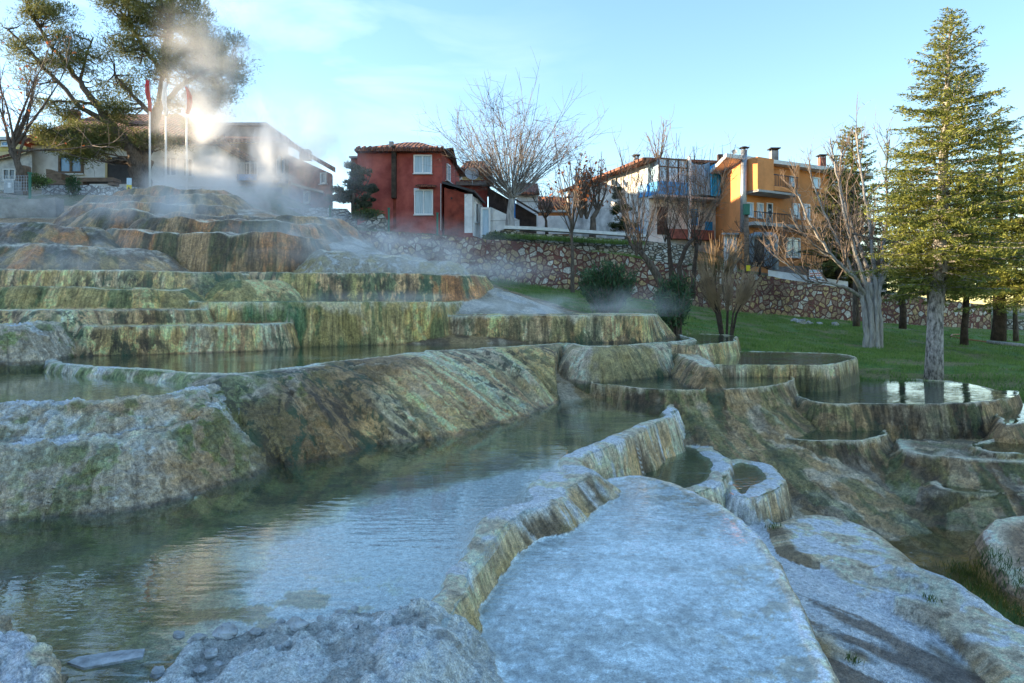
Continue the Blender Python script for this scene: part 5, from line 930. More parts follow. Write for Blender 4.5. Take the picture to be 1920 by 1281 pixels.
def quads_mesh(name, c, a, b, m, parent=None, off=None):
    """one mesh of small leaf faces: centre c, half-length vectors a, half-width vectors b"""
    n = len(c); v = np.stack([c-a, c+b, c+a, c-b], 1).reshape(-1, 3).astype(np.float32)
    if off is None and parent is not None: off = parent_loc(parent)
    if off is not None: v = v-np.array(off, np.float32)
    me = bpy.data.meshes.new(name); me.vertices.add(4*n); me.vertices.foreach_set('co', v.ravel()); me.loops.add(4*n); me.loops.foreach_set('vertex_index', np.arange(4*n, dtype=np.int32))
    me.polygons.add(n); me.polygons.foreach_set('loop_start', np.arange(0, 4*n, 4, dtype=np.int32)); me.update(calc_edges=True); me.materials.append(m)
    o = bpy.data.objects.new(name, me); C.objects.link(o)
    if parent is not None: o.parent = parent
    return o
def unit(v): return v/(np.linalg.norm(v, axis=-1, keepdims=True)+1e-9)
def leaves(c, d, L_, W_, rs_, jit=.6):
    """random leaf vectors round direction d"""
    n = len(c); dd = unit(d+jit*rs_.normal(size=(n,3))); s = unit(np.cross(dd, rs_.normal(size=(n,3))))
    k = (.6+.8*rs_.rand(n))[:, None]; return dd*L_*k, s*W_*k
def branchpath(p, d, L_, n, rs_, wob=.12, up=.0):
    p = np.array(p, float); d = unit(np.array(d, float)); out = [p.copy()]
    for i in range(n):
        d = unit(d+wob*rs_.normal(size=3)+np.array([0,0,up])); p = p+d*L_/n; out.append(p.copy())
    return out, d
def bare_tree(name, label, base_, trunk, rt, heads, nl, L1, spread, mats=('bark','twig'), seed=1, levels=2, nsub=7, up=.05, rtw=.012, wob=.09, group=None, dirs=None, sub_up=.12, lmin=.5, leafpts=None, top_r=None):
    """trunk: list of points; limbs leave its top; each limb carries thin shoots"""
    rs_ = np.random.RandomState(seed); o = thing(name, label, 'tree', base_, group); t = MB(); rr = [rt*(1.25 if i == 0 else 1-.35*i/(len(trunk)-1)) for i in range(len(trunk))]
    tp = [np.array(p, float) for p in trunk]; q = []
    for i in range(len(tp)-1):
        for k in range(3): q.append(tp[i]+(tp[i+1]-tp[i])*k/3+rs_.normal(size=3)*rt*.07)
    q.append(tp[-1]); rq = list(np.interp(np.linspace(0,1,len(q)), np.linspace(0,1,len(rr)), rr)); t.tube(q, rq, 10, True); t.build('trunk', M[mats[0]], o, True)
    big, tw = MB(), MB(); ends = []
    for i in range(nl):
        if dirs: d = dirs[i % len(dirs)]
        else:
            a = 2*math.pi*(i+rs_.rand()*.7)/nl; s = spread*(.35+.65*rs_.rand()); d = (math.cos(a)*s, math.sin(a)*s, 1-.35*s)
        L_ = L1*(.75+.5*rs_.rand()); h0 = heads[i % len(heads)]; pts, dl = branchpath(h0, d, L_, 7, rs_, wob, up); r0 = rt*.42*(top_r or 1)
        big.tube(pts, [max(rtw, r0*(1-j/8.)**1.2) for j in range(8)], 5)
        for k in range(nsub):
            j = 1+int(rs_.rand()*6); p0 = pts[j]; dd = unit(unit(np.array(pts[j])-pts[j-1])+.55*rs_.normal(size=3)+np.array([0,0,sub_up])); l2 = L_*(.3+.45*rs_.rand())*(1-.06*j)*lmin*1.6
            ps, _ = branchpath(p0, dd, l2, 5, rs_, .12, .06); tw.tube(ps, [rtw*1.5, rtw*1.3, rtw*1.1, rtw, rtw*.8, rtw*.5], 3); ends.append(ps[-1])
            if levels > 1:
                for e in range(4):
                    jj = 1+int(rs_.rand()*4); d3 = unit(np.array(ps[jj])-ps[jj-1]+.6*rs_.normal(size=3)+np.array([0,0,.12])); p3, _ = branchpath(ps[jj], d3, l2*(.25+.3*rs_.rand()), 3, rs_, .12, .05); tw.tube(p3, [rtw*.8, rtw*.7, rtw*.6, rtw*.35], 3); ends.append(p3[-1])
    big.build('limbs', M[mats[0]], o, True); tw.build('twigs', M[mats[1]], o)
    if leafpts:
        e = np.array(ends); e = e[rs_.rand(len(e)) < leafpts[0]]; e = np.repeat(e, 2, 0)+rs_.normal(size=(len(e)*2,3))*.05; a, b = leaves(e, np.zeros_like(e)+[0,0,-.3], leafpts[1], leafpts[1]*.7, rs_); quads_mesh('leaves', e, a, b, LM[leafpts[2]], o)
    return o
def V3(px, py, Y): return np.array(P(px, py, Y))
# big fan-shaped bare tree in front of the white wall
bare_tree('bare_tree', 'large bare fan-shaped tree beside the white garden wall', (*px2(957,34.8), 3.2), [V3(957,440,34.8), V3(957,400,34.8), V3(960,372,34.8)], .24, [V3(960,376,34.8), V3(958,366,34.9), V3(964,370,34.7)], 40, 5.0, 1.15, ('palebark','twig'), 5, 2, 13, .06, .008, .06, None, None, .15, top_r=.42)
# pale many-limbed tree with the thick trunk
def limb_tree(name, label, limbs, mats, seed, group=None, shoots=9, sl=1.3, r2=.010, cat='tree', leafpts=None):
    """limbs: (points in photo pixels at a depth, r0, r1); the first is the trunk; shoots spring from the upper half of every limb"""
    rs_ = np.random.RandomState(seed); b0 = V3(*limbs[0][0][0]); o = thing(name, label, cat, tuple(b0), group); lm, tw = MB(), MB(); ends = []
    for li, (pts, r0, r1) in enumerate(limbs):
        pp = np.array([V3(*p) for p in pts]); n = len(pp); q = []
        for i in range(n-1):
            p0, p1, p2, p3 = pp[max(i-1,0)], pp[i], pp[i+1], pp[min(i+2,n-1)]
            for k in range(5): t = k/5; q.append(.5*((2*p1)+(p2-p0)*t+(2*p0-5*p1+4*p2-p3)*t*t+(-p0+3*p1-3*p2+p3)*t**3)+rs_.normal(size=3)*.015)
        q.append(pp[-1]); N_ = len(q); rad = [r0+(r1-r0)*(i/(N_-1))**.8 for i in range(N_)]
        if li == 0: tm = MB(); tm.tube(q, rad, 12, True); tm.build('trunk', M[mats[0]], o, True); continue
        lm.tube(q, rad, 7); L_ = float(np.linalg.norm(pp[-1]-pp[0]))
        for k in range(shoots):
            j = int(N_*(.35+.6*rs_.rand())); j = min(j, N_-2); tg = unit(q[j+1]-q[j-1]); l2 = sl*(.5+.8*rs_.rand())*(1.15-.4*j/N_); d = unit(tg*.8+rs_.normal(size=3)*.5+np.array([0,0,.45])); ps, _ = branchpath(q[j], d, l2, 6, rs_, .12, .07); rb = min(rad[j]*.6, .03); tw.tube(ps, list(np.linspace(rb, r2*.6, 7)), 4); ends.append(ps[-1])
            for e in range(5):
                jj = 1+int(rs_.rand()*5); d3 = unit(unit(np.array(ps[jj])-ps[jj-1])*.8+.55*rs_.normal(size=3)+np.array([0,0,.2])); p3, _ = branchpath(ps[jj], d3, l2*(.3+.35*rs_.rand()), 4, rs_, .12, .06); tw.tube(p3, [r2, r2*.85, r2*.7, r2*.6, r2*.4], 3); ends.append(p3[-1])
                if rs_.rand() < .6: d4 = unit(d3+.6*rs_.normal(size=3)); p4, _ = branchpath(p3[2], d4, l2*.22, 3, rs_, .1, .05); tw.tube(p4, [r2*.7, r2*.6, r2*.5, r2*.35], 3)
    lm.build('limbs', M[mats[0]], o, True); tw.build('twigs', M[mats[1]], o)
    if leafpts: e = np.array(ends); e = e[rs_.rand(len(e)) < leafpts[0]]; a, b = leaves(e, np.zeros_like(e)+[0,0,-.3], leafpts[1], leafpts[1]*.7, rs_); quads_mesh('leaves', e, a, b, LM[leafpts[2]], o)
    return o
YP = 22.5
limb_tree('bare_tree', 'pale barked bare tree with a thick fluted trunk on the lawn', [
  ([(1636,668,YP),(1636,640,YP),(1635,600,YP),(1633,560,YP),(1628,530,YP)], .20, .14),
  ([(1624,664,YP-.15),(1622,600,YP-.17),(1617,555,YP-.1),(1596,505,YP),(1570,450,YP),(1540,385,YP),(1515,310,YP)], .11, .022), ([(1634,666,YP-.22),(1633,600,YP-.22),(1626,545,YP-.2),(1606,480,YP-.3),(1585,410,YP-.4),(1572,340,YP-.4),(1556,260,YP-.4)], .115, .022),
  ([(1645,665,YP-.2),(1643,600,YP-.2),(1640,540,YP-.1),(1636,470,YP),(1626,390,YP+.2),(1612,310,YP+.2),(1606,240,YP+.2)], .11, .022), ([(1652,664,YP-.1),(1650,600,YP-.12),(1648,540,YP-.1),(1655,470,YP+.1),(1664,400,YP+.3),(1662,330,YP+.3),(1668,262,YP+.3)], .10, .02),
  ([(1626,560,YP),(1600,520,YP-.5),(1560,480,YP-.9),(1520,420,YP-1.1),(1490,350,YP-1.2)], .09, .02), ([(1634,545,YP),(1625,500,YP+.6),(1600,430,YP+1.0),(1575,350,YP+1.2),(1580,280,YP+1.2)], .09, .02), ([(1618,560,YP),(1592,543,YP-.3),(1560,532,YP-.5),(1520,528,YP-.6),(1480,500,YP-.6),(1450,478,YP-.6)], .07, .015),
  ([(1645,545,YP),(1665,500,YP-.3),(1685,440,YP-.4),(1690,370,YP-.4)], .08, .02), ([(1620,540,YP),(1585,500,YP+.2),(1540,470,YP+.3),(1500,430,YP+.3),(1482,390,YP+.3)], .07, .015)],
  ('palebark','twig'), 9, None, 18, 1.5, .008)
# leafy-tipped young trees and pollards left of centre
bare_tree('bare_tree', 'slender bare tree with dry red leaves in front of the retaining wall', (*px2(1072,31), .4), [V3(1074,560,31), V3(1073,480,31), V3(1071,420,31)], .09, [V3(1072,440,31), V3(1071,420,31)], 14, 2.9, .5, ('bark','twig'), 12, 1, 5, .12, .012, .06, 'slim bare trees by the wall', None, .3, .5, (.9,.07,'dry'))
bare_tree('bare_tree', 'small pollarded tree with upright shoots behind the dry stone wall', (*px2(1113,36), 3.2), [V3(1111,452,36), V3(1112,408,36), V3(1121,395,36)], .17, [V3(1121,397,36), V3(1100,410,36), V3(1090,408,36)], 18, 2.6, .45, ('bark','twig'), 13, 2, 6, .14, .012, .06, None, None, .3, .5, (.5,.07,'dry'))
bare_tree('bare_tree', 'low bare bush-like tree between the fan tree and the slim one', (*px2(1025,36), 3.4), [V3(1025,440,36), V3(1024,415,36), V3(1022,405,36)], .08, [V3(1022,410,36), V3(1026,400,36)], 14, 1.5, 1.0, ('darkbark','twig'), 14, 2, 6, .05, .011, .1)
# pollard group in front of the white and blue house
for i, (px, Y, pts, sd, lab) in enumerate([
   (1245, 25, [(1250,545),(1222,500),(1200,470)], 21, 'grey leaning pollard trunk forking left above the two oleanders'),
   (1258, 26, [(1262,560),(1256,480),(1253,445)], 22, 'dark upright pollard with reddish stem among the bare trees'),
   (1290, 25.5, [(1283,560),(1272,500),(1288,462),(1300,448)], 23, 'pollard tree leaning right with long straight shoots'),
   (1305, 27, [(1298,560),(1302,500),(1307,456)], 24, 'dark short pollard nearest to the orange house')]):
    tk = [V3(a, b, Y) for a, b in pts]; bare_tree('pollard_tree', lab, tuple(tk[0]), tk, .10 if i != 0 else .14, [tk[-1], tk[-1]+[.12,0,-.1], tk[-1]+[-.12,0,-.2]], 12, 3.2, .6, ('darkbark' if i else 'bark','twig'), sd, 2, 5, .12, .008, .06, 'pollarded trees above the oleanders', None, .35, top_r=.4)
bare_tree('pollard_tree', 'pollard with forked grey limbs left of the oleander bush tops', tuple(V3(1205,500,28)), [V3(1232,520,27), V3(1210,485,27), V3(1180,455,27)], .1, [V3(1180,457,27), V3(1195,470,27)], 9, 2.9, .5, ('bark','twig'), 27, 1, 4, .12, .010, .06, 'pollarded trees above the oleanders', None, .35, top_r=.5)
# left-edge bare tree with a few red leaves
tk = [V3(36,358,28), V3(38,320,28), V3(33,305,28), V3(20,282,28)]
bare_tree('bare_tree', 'crooked bare tree with a few red leaves at the left edge', tuple(tk[0]), tk, .16, [tk[-1], tk[-1], tk[-2]], 9, 4.2, .55, ('bark','twig'), 31, 2, 7, .06, .013, .07, None, [(-.25,0,1),(.1,.1,1),(-.5,0,.8),(.35,0,.9),(.8,0,.5),(-.1,-.2,1),(.5,.2,1),(1,0,-.05),(.2,0,1)], .15, .5, (.12,.06,'dry'))
bare_tree('bare_tree', 'thin bare branches rising behind the glazed blue balcony', (*px2(1240,46), 3), [V3(1235,420,46), V3(1235,330,46), V3(1235,300,46)], .1, [V3(1235,310,46)], 12, 2.6, .6, ('bark','twig'), 33, 1, 4, .1, .014, .06)
bare_tree('bare_tree', 'small bare bush in front of the orange house door', (*px2(1425,35.6), 1.4), [V3(1425,520,35.6), V3(1425,500,35.6), V3(1424,492,35.6)], .06, [V3(1424,496,35.6), V3(1440,505,35.6), V3(1405,505,35.6)], 24, 2.3, 1.2, ('darkbark','twig'), 34, 2, 6, .03, .012, .12)

def crown_tree(name, label, base_, limbs, clusters, leaf, bark, seed, tuft=.10, dens=260, cr=.5, group=None, cat='tree', tilt=(0,0,.5), wid=.16):
    """limbs: [(points, r0, r1)]; clusters: [(px,py,Y, rx,ry,rz metres, n)] fill regions with leaf clumps tied to the nearest limb"""
    rs_ = np.random.RandomState(seed); o = thing(name, label, cat, base_, group); nodes = []; first = True; lm = MB()
    for pts, r0, r1 in limbs:
        pp = [V3(*p) for p in pts]; q = []
        for i in range(len(pp)-1):
            for k in range(4): q.append(pp[i]+(pp[i+1]-pp[i])*k/4+rs_.normal(size=3)*r0*.18)
        q.append(pp[-1]); rad = list(np.linspace(r0, r1, len(q)))
        if first: tm = MB(); tm.tube(q, rad, 10, True); tm.build('trunk', M[bark], o, True); first = False
        else: lm.tube(q, rad, 7)
        nodes += q
    nodes = np.array(nodes); cs, ds = [], []
    for (px, py, Y, rx, ry, rz, n) in clusters:
        c0 = V3(px, py, Y)
        for i in range(int(n*(1.5 if leaf == 'pine' else 1))):
            d = rs_.normal(size=3); d /= np.linalg.norm(d); rad = rs_.rand()**.45; c = c0+d*rad*np.array([rx,ry,rz])
            j = np.argmin(np.linalg.norm(nodes-c, axis=1)+.6*np.maximum(0, nodes[:, 2]-c[2])); a = nodes[j]; mid = (a+c)/2+rs_.normal(size=3)*.12*np.linalg.norm(c-a)+[0,0,-.05*np.linalg.norm(c-a)]
            lm.tube([a, (a+mid)/2+rs_.normal(size=3)*.04, mid, (mid+c)/2, c], [.045,.038,.03,.022,.012], 4)
            k = int(dens*(.6+.8*rs_.rand())); rc = cr*(.6+.7*rs_.rand()); u = rs_.normal(size=(k,3)); u /= np.linalg.norm(u, axis=1, keepdims=True); pts = c+u*(rs_.rand(k,1)**.4)*rc*np.array([1,1,.62])+(c-a)/(np.linalg.norm(c-a)+.1)*rc*.3
            cs.append(pts); ds.append(unit(pts-c)*.8+np.array(tilt)*.8)
            for e in range(4):
                p_ = pts[rs_.randint(k)]; lm.tube([c, (c+p_)/2+rs_.normal(size=3)*.03, p_], [.012,.009,.006], 3)
    lm.build('branches', M[bark], o, True); cs = np.concatenate(cs); ds = np.concatenate(ds); a, b = leaves(cs, ds, tuft, tuft*wid, rs_, .5); quads_mesh('foliage', cs, a, b, LM[leaf], o); return o
# the two big pines
crown_tree('pine_tree', 'large pine with a dense rounded crown behind the flagpoles', V3(268,350,33), [
   ([(270,356,33),(268,320,33),(272,285,33),(288,235,33)], .42, .26), ([(288,235,33),(306,180,33),(310,110,33),(318,40,33),(330,-50,33)], .25, .09), ([(300,200,33),(340,160,32.6),(390,130,32.4),(440,125,32.3)], .15, .05),
   ([(308,130,33),(350,90,33.4),(390,60,33.6)], .13, .05), ([(308,140,33),(270,90,33),(240,40,33)], .13, .05), ([(292,225,33),(250,180,32.5),(215,140,32.5)], .13, .04), ([(300,190,33),(345,200,33.5),(400,190,33.8)], .1, .04)],
   [(300,10,33,2.2,2.0,1.6,24),(350,50,33,1.9,1.8,1.5,22),(395,100,33,1.3,1.5,1.3,16),(418,135,32.6,1.0,1.2,1.1,12),(440,130,32.4,.5,.6,.5,3),(270,80,33,1.9,2,1.7,22),(345,130,33,1.7,1.9,1.5,16),(345,200,33.3,1.6,1.6,.9,10),(235,150,32.8,1.3,1.6,1.4,11),(395,180,33.5,.8,1.,.7,6),(230,20,33,.8,1,1,4),(250,225,33,1.,1.2,.8,5),(300,265,32.6,1.1,1,.6,7),(225,270,32.4,.7,.8,.5,4)],
   'pine', 'bark', 41, .085, 300, .72, 'pines behind the terraces')
crown_tree('pine_tree', 'pine leaning far to the left with an open airy crown', V3(255,350,32.2), [
   ([(262,356,32.2),(258,320,32.2),(248,285,32.2),(232,262,32.2)], .36, .24), ([(232,262,32.2),(205,230,32),(180,195,32),(150,155,32),(110,105,32),(75,55,32),(50,10,32)], .2, .05), ([(205,232,32),(150,200,31.8),(95,140,31.6),(50,90,31.6),(15,55,31.6)], .13, .04),
   ([(236,268,32.2),(200,240,31.5),(150,236,31.2),(110,250,31.2),(85,256,31.2)], .12, .04), ([(185,200,32),(150,190,32),(100,190,32),(50,180,32)], .08, .03), ([(150,155,32),(160,110,32.3),(175,70,32.5)], .08, .03)],
   [(85,40,32,1.2,1.3,.9,13),(55,10,32,.9,1,.7,7),(110,110,32,1.3,1.3,1.0,10),(45,95,31.6,1.0,1.0,.9,7),(15,60,31.6,.3,.5,.5,2),(130,75,32,.8,1,.8,5),(60,150,31.7,1.1,1.1,.7,4),(170,120,32.4,1.0,1.,.8,5),(140,205,32,1.5,1.2,.7,6),(85,195,32,.8,1,.7,3),(185,165,32,.7,.8,.7,4),
    (110,262,31.2,1.1,.9,.45,13),(160,272,31.2,1.1,.9,.5,15),(130,250,31.3,1.3,.9,.4,10),(195,255,31.6,.7,.8,.6,6),(210,215,32,.7,.8,.6,3),(150,290,31,.5,.6,.3,4)],
   'pine', 'bark', 43, .085, 220, .66, 'pines behind the terraces')
crown_tree('evergreen_bush', 'blue green evergreen bush beside the left corner of the red house', V3(665,400,34), [([(664,410,34),(663,385,34),(664,355,34),(668,310,34)], .12, .03), ([(663,385,34),(645,360,34),(632,345,34)], .06, .02), ([(664,380,34),(685,350,34),(695,330,34)], .06, .02)],
   [(655,360,34,.75,.7,.5,16),(672,335,34,.65,.6,.5,12),(690,362,34,.5,.6,.5,9),(640,375,34,.5,.6,.4,8),(665,310,34,.3,.3,.35,4),(680,385,34,.6,.6,.3,8)], 'olive', 'bark', 45, .06, 260, .26, None, 'bush', (0,0,.3), .3)
crown_tree('small_conifer', 'small dark conifer in front of the white side wall of the balcony house', V3(1172,455,38), [([(1176,462,38),(1174,430,38),(1168,395,38),(1162,345,38)], .14, .03), ([(1174,430,38),(1160,410,38)], .06, .02)],
   [(1165,400,38,.55,.5,.8,18),(1160,360,38,.35,.4,.5,7),(1178,425,38,.5,.5,.35,8),(1150,425,38,.35,.4,.3,5)], 'dark', 'bark', 46, .06, 300, .24)
def cedar(name, label, px, pyb, pyt, Y, rmax, seed, leaf='cedar', zlow=None, lean=0, n=150, tuft=.055, group=None, rt=.19, bark='cedarbark', dens=1., open_=.0, sk=.68):
    rs_ = np.random.RandomState(seed); b0 = V3(px, pyb, Y); b0[2] -= .15; H_ = (pyb-pyt)/FPX*Y; o = thing(name, label, 'tree', tuple(b0), group); t = MB(); pts = [b0+[lean*(i/10.), rs_.normal()*.015, H_*i/10.+.0] for i in range(11)]
    for i in range(1, 10): pts[i] = pts[i]+[rs_.normal()*.02, 0, 0]
    t.tube(pts, [rt*(1.12 if i == 0 else (1-i/10.)**.8+.03) for i in range(11)], 10, True); t.build('trunk', M[bark], o, True)
    lm = MB(); cs, ds = [], []; zl = (zlow if zlow is not None else .22)
    for i in range(n):
        h = zl+(1-zl)*(i+.5*rs_.rand())/n*.985; az = i*2.399+rs_.normal()*.25; q = (1-h)/(1-zl); L_ = rmax*(q**sk*.93+.05)*(.62+.62*rs_.rand()); L_ *= .75 if h < zl+.05 else 1
        p0 = pts[0]*0+np.array([np.interp(h, np.linspace(0,1,11), [p[k] for p in pts]) for k in range(3)]); rise = .05+.55*(1-q)**1.3; d = np.array([math.cos(az), math.sin(az), rise+rs_.normal()*.08]); m = 7; p = p0.copy(); path = [p.copy()]
        for j in range(m): d = unit(d+np.array([0,0,-.045 if j < 4 else .03])+rs_.normal(size=3)*.035); p = p+d*L_/m; path.append(p.copy())
        lm.tube(path, [max(.006, .022*L_/rmax*(1-j/(m+1.))+.004) for j in range(m+1)], 4); path = np.array(path)
        ns = max(5, int(L_*17*dens))
        for s in range(ns):
            f = .12+.88*(s+rs_.rand())/ns; a = np.array([np.interp(f*m, np.arange(m+1), path[:, k]) for k in range(3)]); side = 1 if s % 2 else -1; out = unit(path[-1]-path[0]); lat = np.array([-out[1], out[0], 0])*side
            dd = unit(lat*(.9)+out*(.7+.3*rs_.rand())+np.array([0,0,-.12+.12*rs_.normal()])); l2 = L_*.34*(1.08-f)*(.6+.8*rs_.rand())+.10; k = max(5, int(l2/.019)); u = (np.arange(k)+rs_.rand(k))/k
            pp = a+dd*u[:, None]*l2+np.array([0,0,-.32])*(u**2)[:, None]*l2+rs_.normal(size=(k,3))*.022; cs.append(pp); ds.append(np.tile(dd, (k,1))*.9+rs_.normal(size=(k,3))*.75+np.array([0,0,.25]))
            if s % 3 == 0: lm.tube([a, a+dd*l2], [.008,.003], 3)
    lm.build('branches', M[bark], o, True); cs = np.concatenate(cs); ds = np.concatenate(ds); a, b = leaves(cs, ds, tuft, tuft*.30, rs_, .3); fl = rs_.rand(len(cs)) < .6; a[fl, 2] *= .3; bb = unit(np.cross(a[fl], np.tile([0,0,1.], (fl.sum(),1))+rs_.normal(size=(fl.sum(),3))*.25))*tuft*.30; b[fl] = bb; quads_mesh('foliage', cs, a, b, LM[leaf], o); return o
cedar('cedar_tree', 'tall cedar with sunlit golden green tiers at the edge of the right pool', 1750, 712, 4, 15.5, 2.0, 51, zlow=.25, lean=.42, n=225, tuft=.046, rt=.19, group='cedars on the lawn')
cedar('cedar_tree', 'dark cedar with its trunk left of the right edge, behind the tall one', 1872, 630, 215, 21.5, 2.4, 52, 'cedar', .22, .1, 120, .06, 'cedars on the lawn', .2, 'darkbark', .75)
cedar('cedar_tree', 'leaning slim trunked cedar between the tall cedar and the dark one', 1808, 640, 330, 25, 2.1, 53, 'cedar', .3, .25, 90, .065, 'cedars on the lawn', .13, 'darkbark', .7)
cedar('cedar_tree', 'cedar half cut off by the right edge of the picture', 1935, 668, 250, 20, 2.2, 54, 'cedar', .26, 0, 100, .06, 'cedars on the lawn', .14, 'darkbark', .7)
cedar('cedar_tree', 'straight pale trunked cedar just left of the tall cedar trunk', 1745, 640, 330, 24, 1.9, 55, 'cedar', .3, 0, 80, .065, 'cedars on the lawn', .12, 'bark', .7)
cedar('cedar_tree', 'small cedar close to the retaining wall right of the pale tree', 1692, 610, 330, 29, 1.9, 56, 'dark', .25, 0, 80, .07, 'cedars on the lawn', .14, 'darkbark', .7)
cedar('dark_conifer', 'tall dark conifer behind the pale bare tree and the orange house', 1598, 560, 232, 38.5, 2.6, 57, 'cedar', .12, 0, 120, .085, None, .2, 'darkbark', .6, sk=.5)
cedar('dark_conifer', 'broad conifer with a dark skirt at the right corner of the orange house', 1572, 535, 300, 37.2, 2.0, 58, 'pine', .08, 0, 90, .08, None, .14, 'darkbark', .6, sk=.45)
for px, pyb, Y, r_, lab in ((1606,612,30,.13,'thin grey trunk standing behind the pale tree by the retaining wall'),(1905,640,24.5,.08,'thin leaning trunk at the far right by the low stone wall')):
    bare_tree('bare_tree', lab, (*px2(px,Y), hz(pyb,Y)), [V3(px,pyb,Y), V3(px-2,pyb-60,Y), V3(px,pyb-150,Y)], r_, [V3(px,pyb-150,Y)], 8, 2.5, .6, ('bark','palewtig'), int(px), 1, 5, .1, .012, .07)
def oleander(px, pyb, Y, w_, h_, label, seed, leaf='olea', n=90):
    rs_ = np.random.RandomState(seed); b0 = V3(px, pyb, Y); o = thing('oleander_bush', label, 'bush', tuple(b0), 'oleander bushes'); st = MB(); cs, ds = [], []
    for i in range(n):
        a = rs_.rand()*6.283; q = rs_.rand()**.5; d = np.array([math.cos(a)*q*w_*1.0, math.sin(a)*q*w_*.8, h_*(.72+.36*rs_.rand()-.25*q*q)]); p0 = b0+[rs_.normal()*.16*w_, rs_.normal()*.1, -.1]; pts = [p0+d*t+np.array([0,0,.12*math.sin(t*3)]) for t in (0,.3,.6,.85,1)]; st.tube(pts, [.018,.015,.012,.009,.005], 4)
        k = 60; u = .22+.78*rs_.rand(k)**.8; pp = np.array([p0+d*t for t in u])+rs_.normal(size=(k,3))*.055; cs.append(pp); ds.append(rs_.normal(size=(k,3))*.7+unit(d)*1.0)
    st.build('stems', M['bark'], o); cs = np.concatenate(cs); ds = np.concatenate(ds); a, b = leaves(cs, ds, .085, .014, rs_, .25); quads_mesh('leaves', cs, a, b, LM[leaf], o)
oleander(1138, 590, 21, .85, 1.75, 'wide oleander bush in the steam, the left of two', 61, n=130)
oleander(1262, 622, 18.5, .52, 1.65, 'narrow oleander bush with bare stems at its foot, the right of two', 62, n=85)
def stems_bush(name, label, px, pyb, Y, w_, h_, n, m, seed, cat='bush', r_=.011, base_r=.15):
    rs_ = np.random.RandomState(seed); b0 = V3(px, pyb, Y); o = thing(name, label, cat, tuple(b0)); lo, hi = MB(), MB()
    for i in range(12):
        a = rs_.rand()*6.283; d = np.array([math.cos(a)*w_*.5, math.sin(a)*w_*.4, h_*.5]); lo.tube([b0+[math.cos(a)*base_r, math.sin(a)*base_r, -.1], b0+d*.6, b0+d], [.035,.028,.02], 5)
        for k in range(n//12):
            e = b0+d*(.55+.45*rs_.rand()); u = np.array([math.cos(a)*w_*.35, math.sin(a)*w_*.3, h_*(.28+.3*rs_.rand())])+rs_.normal(size=3)*.14*w_; hi.tube([e, e+u*.5+rs_.normal(size=3)*.03, e+u], [r_, r_*.8, r_*.35], 3)
    lo.build('stems', M['darkbark'], o); hi.build('shoots', M[m], o)
stems_bush('dry_shrub', 'brown leafless shrub with dense upright shoots on the lawn edge', 1362, 628, 19.5, .95, 2.0, 420, 'straw', 63)
stems_bush('dry_reeds', 'pale dry reeds standing in front of the retaining wall behind the leafless shrub', 1345, 560, 30, 1.5, 2.6, 300, 'straw', 64, 'reeds', .012, .6)
def leafbush(name, label, px, pyb, Y, rx, rz, n, seed, leaf='shrub', sz=.045, cat='shrub', group=None):
    rs_ = np.random.RandomState(seed); b0 = V3(px, pyb, Y); o = thing(name, label, cat, tuple(b0), group); st = MB(); u = rs_.normal(size=(n,3)); u /= np.linalg.norm(u, axis=1, keepdims=True); rad = rs_.rand(n,1)**.4*(1+.35*fbm(u[:,0]*3, u[:,1]*3, u[:,2]*3, o=2, seed=seed)[:,None]); cs = b0+[0,0,rz*.8]+u*rad*[rx,rx*.7,rz]
    for i in range(14): p = cs[rs_.randint(n)]; st.tube([b0, (b0+p)/2+rs_.normal(size=3)*.04, p], [.02,.014,.006], 4)
    st.build('stems', M['darkbark'], o); a, b = leaves(cs, u, sz, sz*.4, rs_, .8); quads_mesh('leaves', cs, a, b, LM[leaf], o)
leafbush('green_shrub', 'small leafy shrub beside the left green fence post', 72, 352, 27.5, .4, .32, 700, 71); leafbush('hanging_plant', 'dark green trailing plant hanging over the white brick wall', 136, 362, 29.6, .35, .42, 1500, 72, 'olea', .04, 'plant')
leafbush('ivy_mound', 'green ivy mound between the broken block wall and the red house', 688, 412, 33.4, .75, .32, 2600, 73, 'shrub', .045); leafbush('green_shrub', 'dark low shrub below the orange house at its left corner', 1325, 505, 35, .8, .3, 1800, 74, 'shrub', .05)
leafbush('green_shrub', 'weedy shrub on the edge of the retaining wall under the red house', 800, 446, 33, .6, .12, 700, 75, 'olive', .04); leafbush('green_shrub', 'low grassy clump at the left end of the dry stone wall', 925, 452, 33.6, .55, .25, 1300, 76, 'shrub', .05)
leafbush('green_shrub', 'pale grey shrub by the left edge of the lawn slope', 78, 345, 29, .5, .16, 700, 77, 'grass', .04)
# ------------------------------------------------------------------ grass
def grass(name, pts, L_, seed, m='grass', w_=.006):
    rs_ = np.random.RandomState(seed); n = len(pts); d = np.tile([0,0,1.], (n,1))+rs_.normal(size=(n,3))*[.35,.35,.05]; a, b = leaves(pts, d, L_, w_, rs_, .1); o = quads_mesh(name, pts+a*.7, a, b, LM[m]); o['kind'] = 'stuff'; return o
gi = np.where((lawn_full if False else 1) > 0)[0] if False else None
lf = np.zeros(N1, np.float32); lf[:] = lawn_full; pick = np.where((lf > .75) & (Y_ < 37) & (np.abs(X_) < Y_*.85))[0]
wts = (Y_[pick]**2.0)*np.abs(1); pr = np.random.RandomState(81); 
gx = pr.rand(420000)*36-6; gy = 13.2+pr.rand(420000)**1.5*22
ixu = np.clip(np.round((gx/gy+1.08)/2.16*(NU-1)).astype(int), 0, NU-1); keep = np.abs(gx/gy) < .86; gx, gy, ixu = gx[keep], gy[keep], ixu[keep]
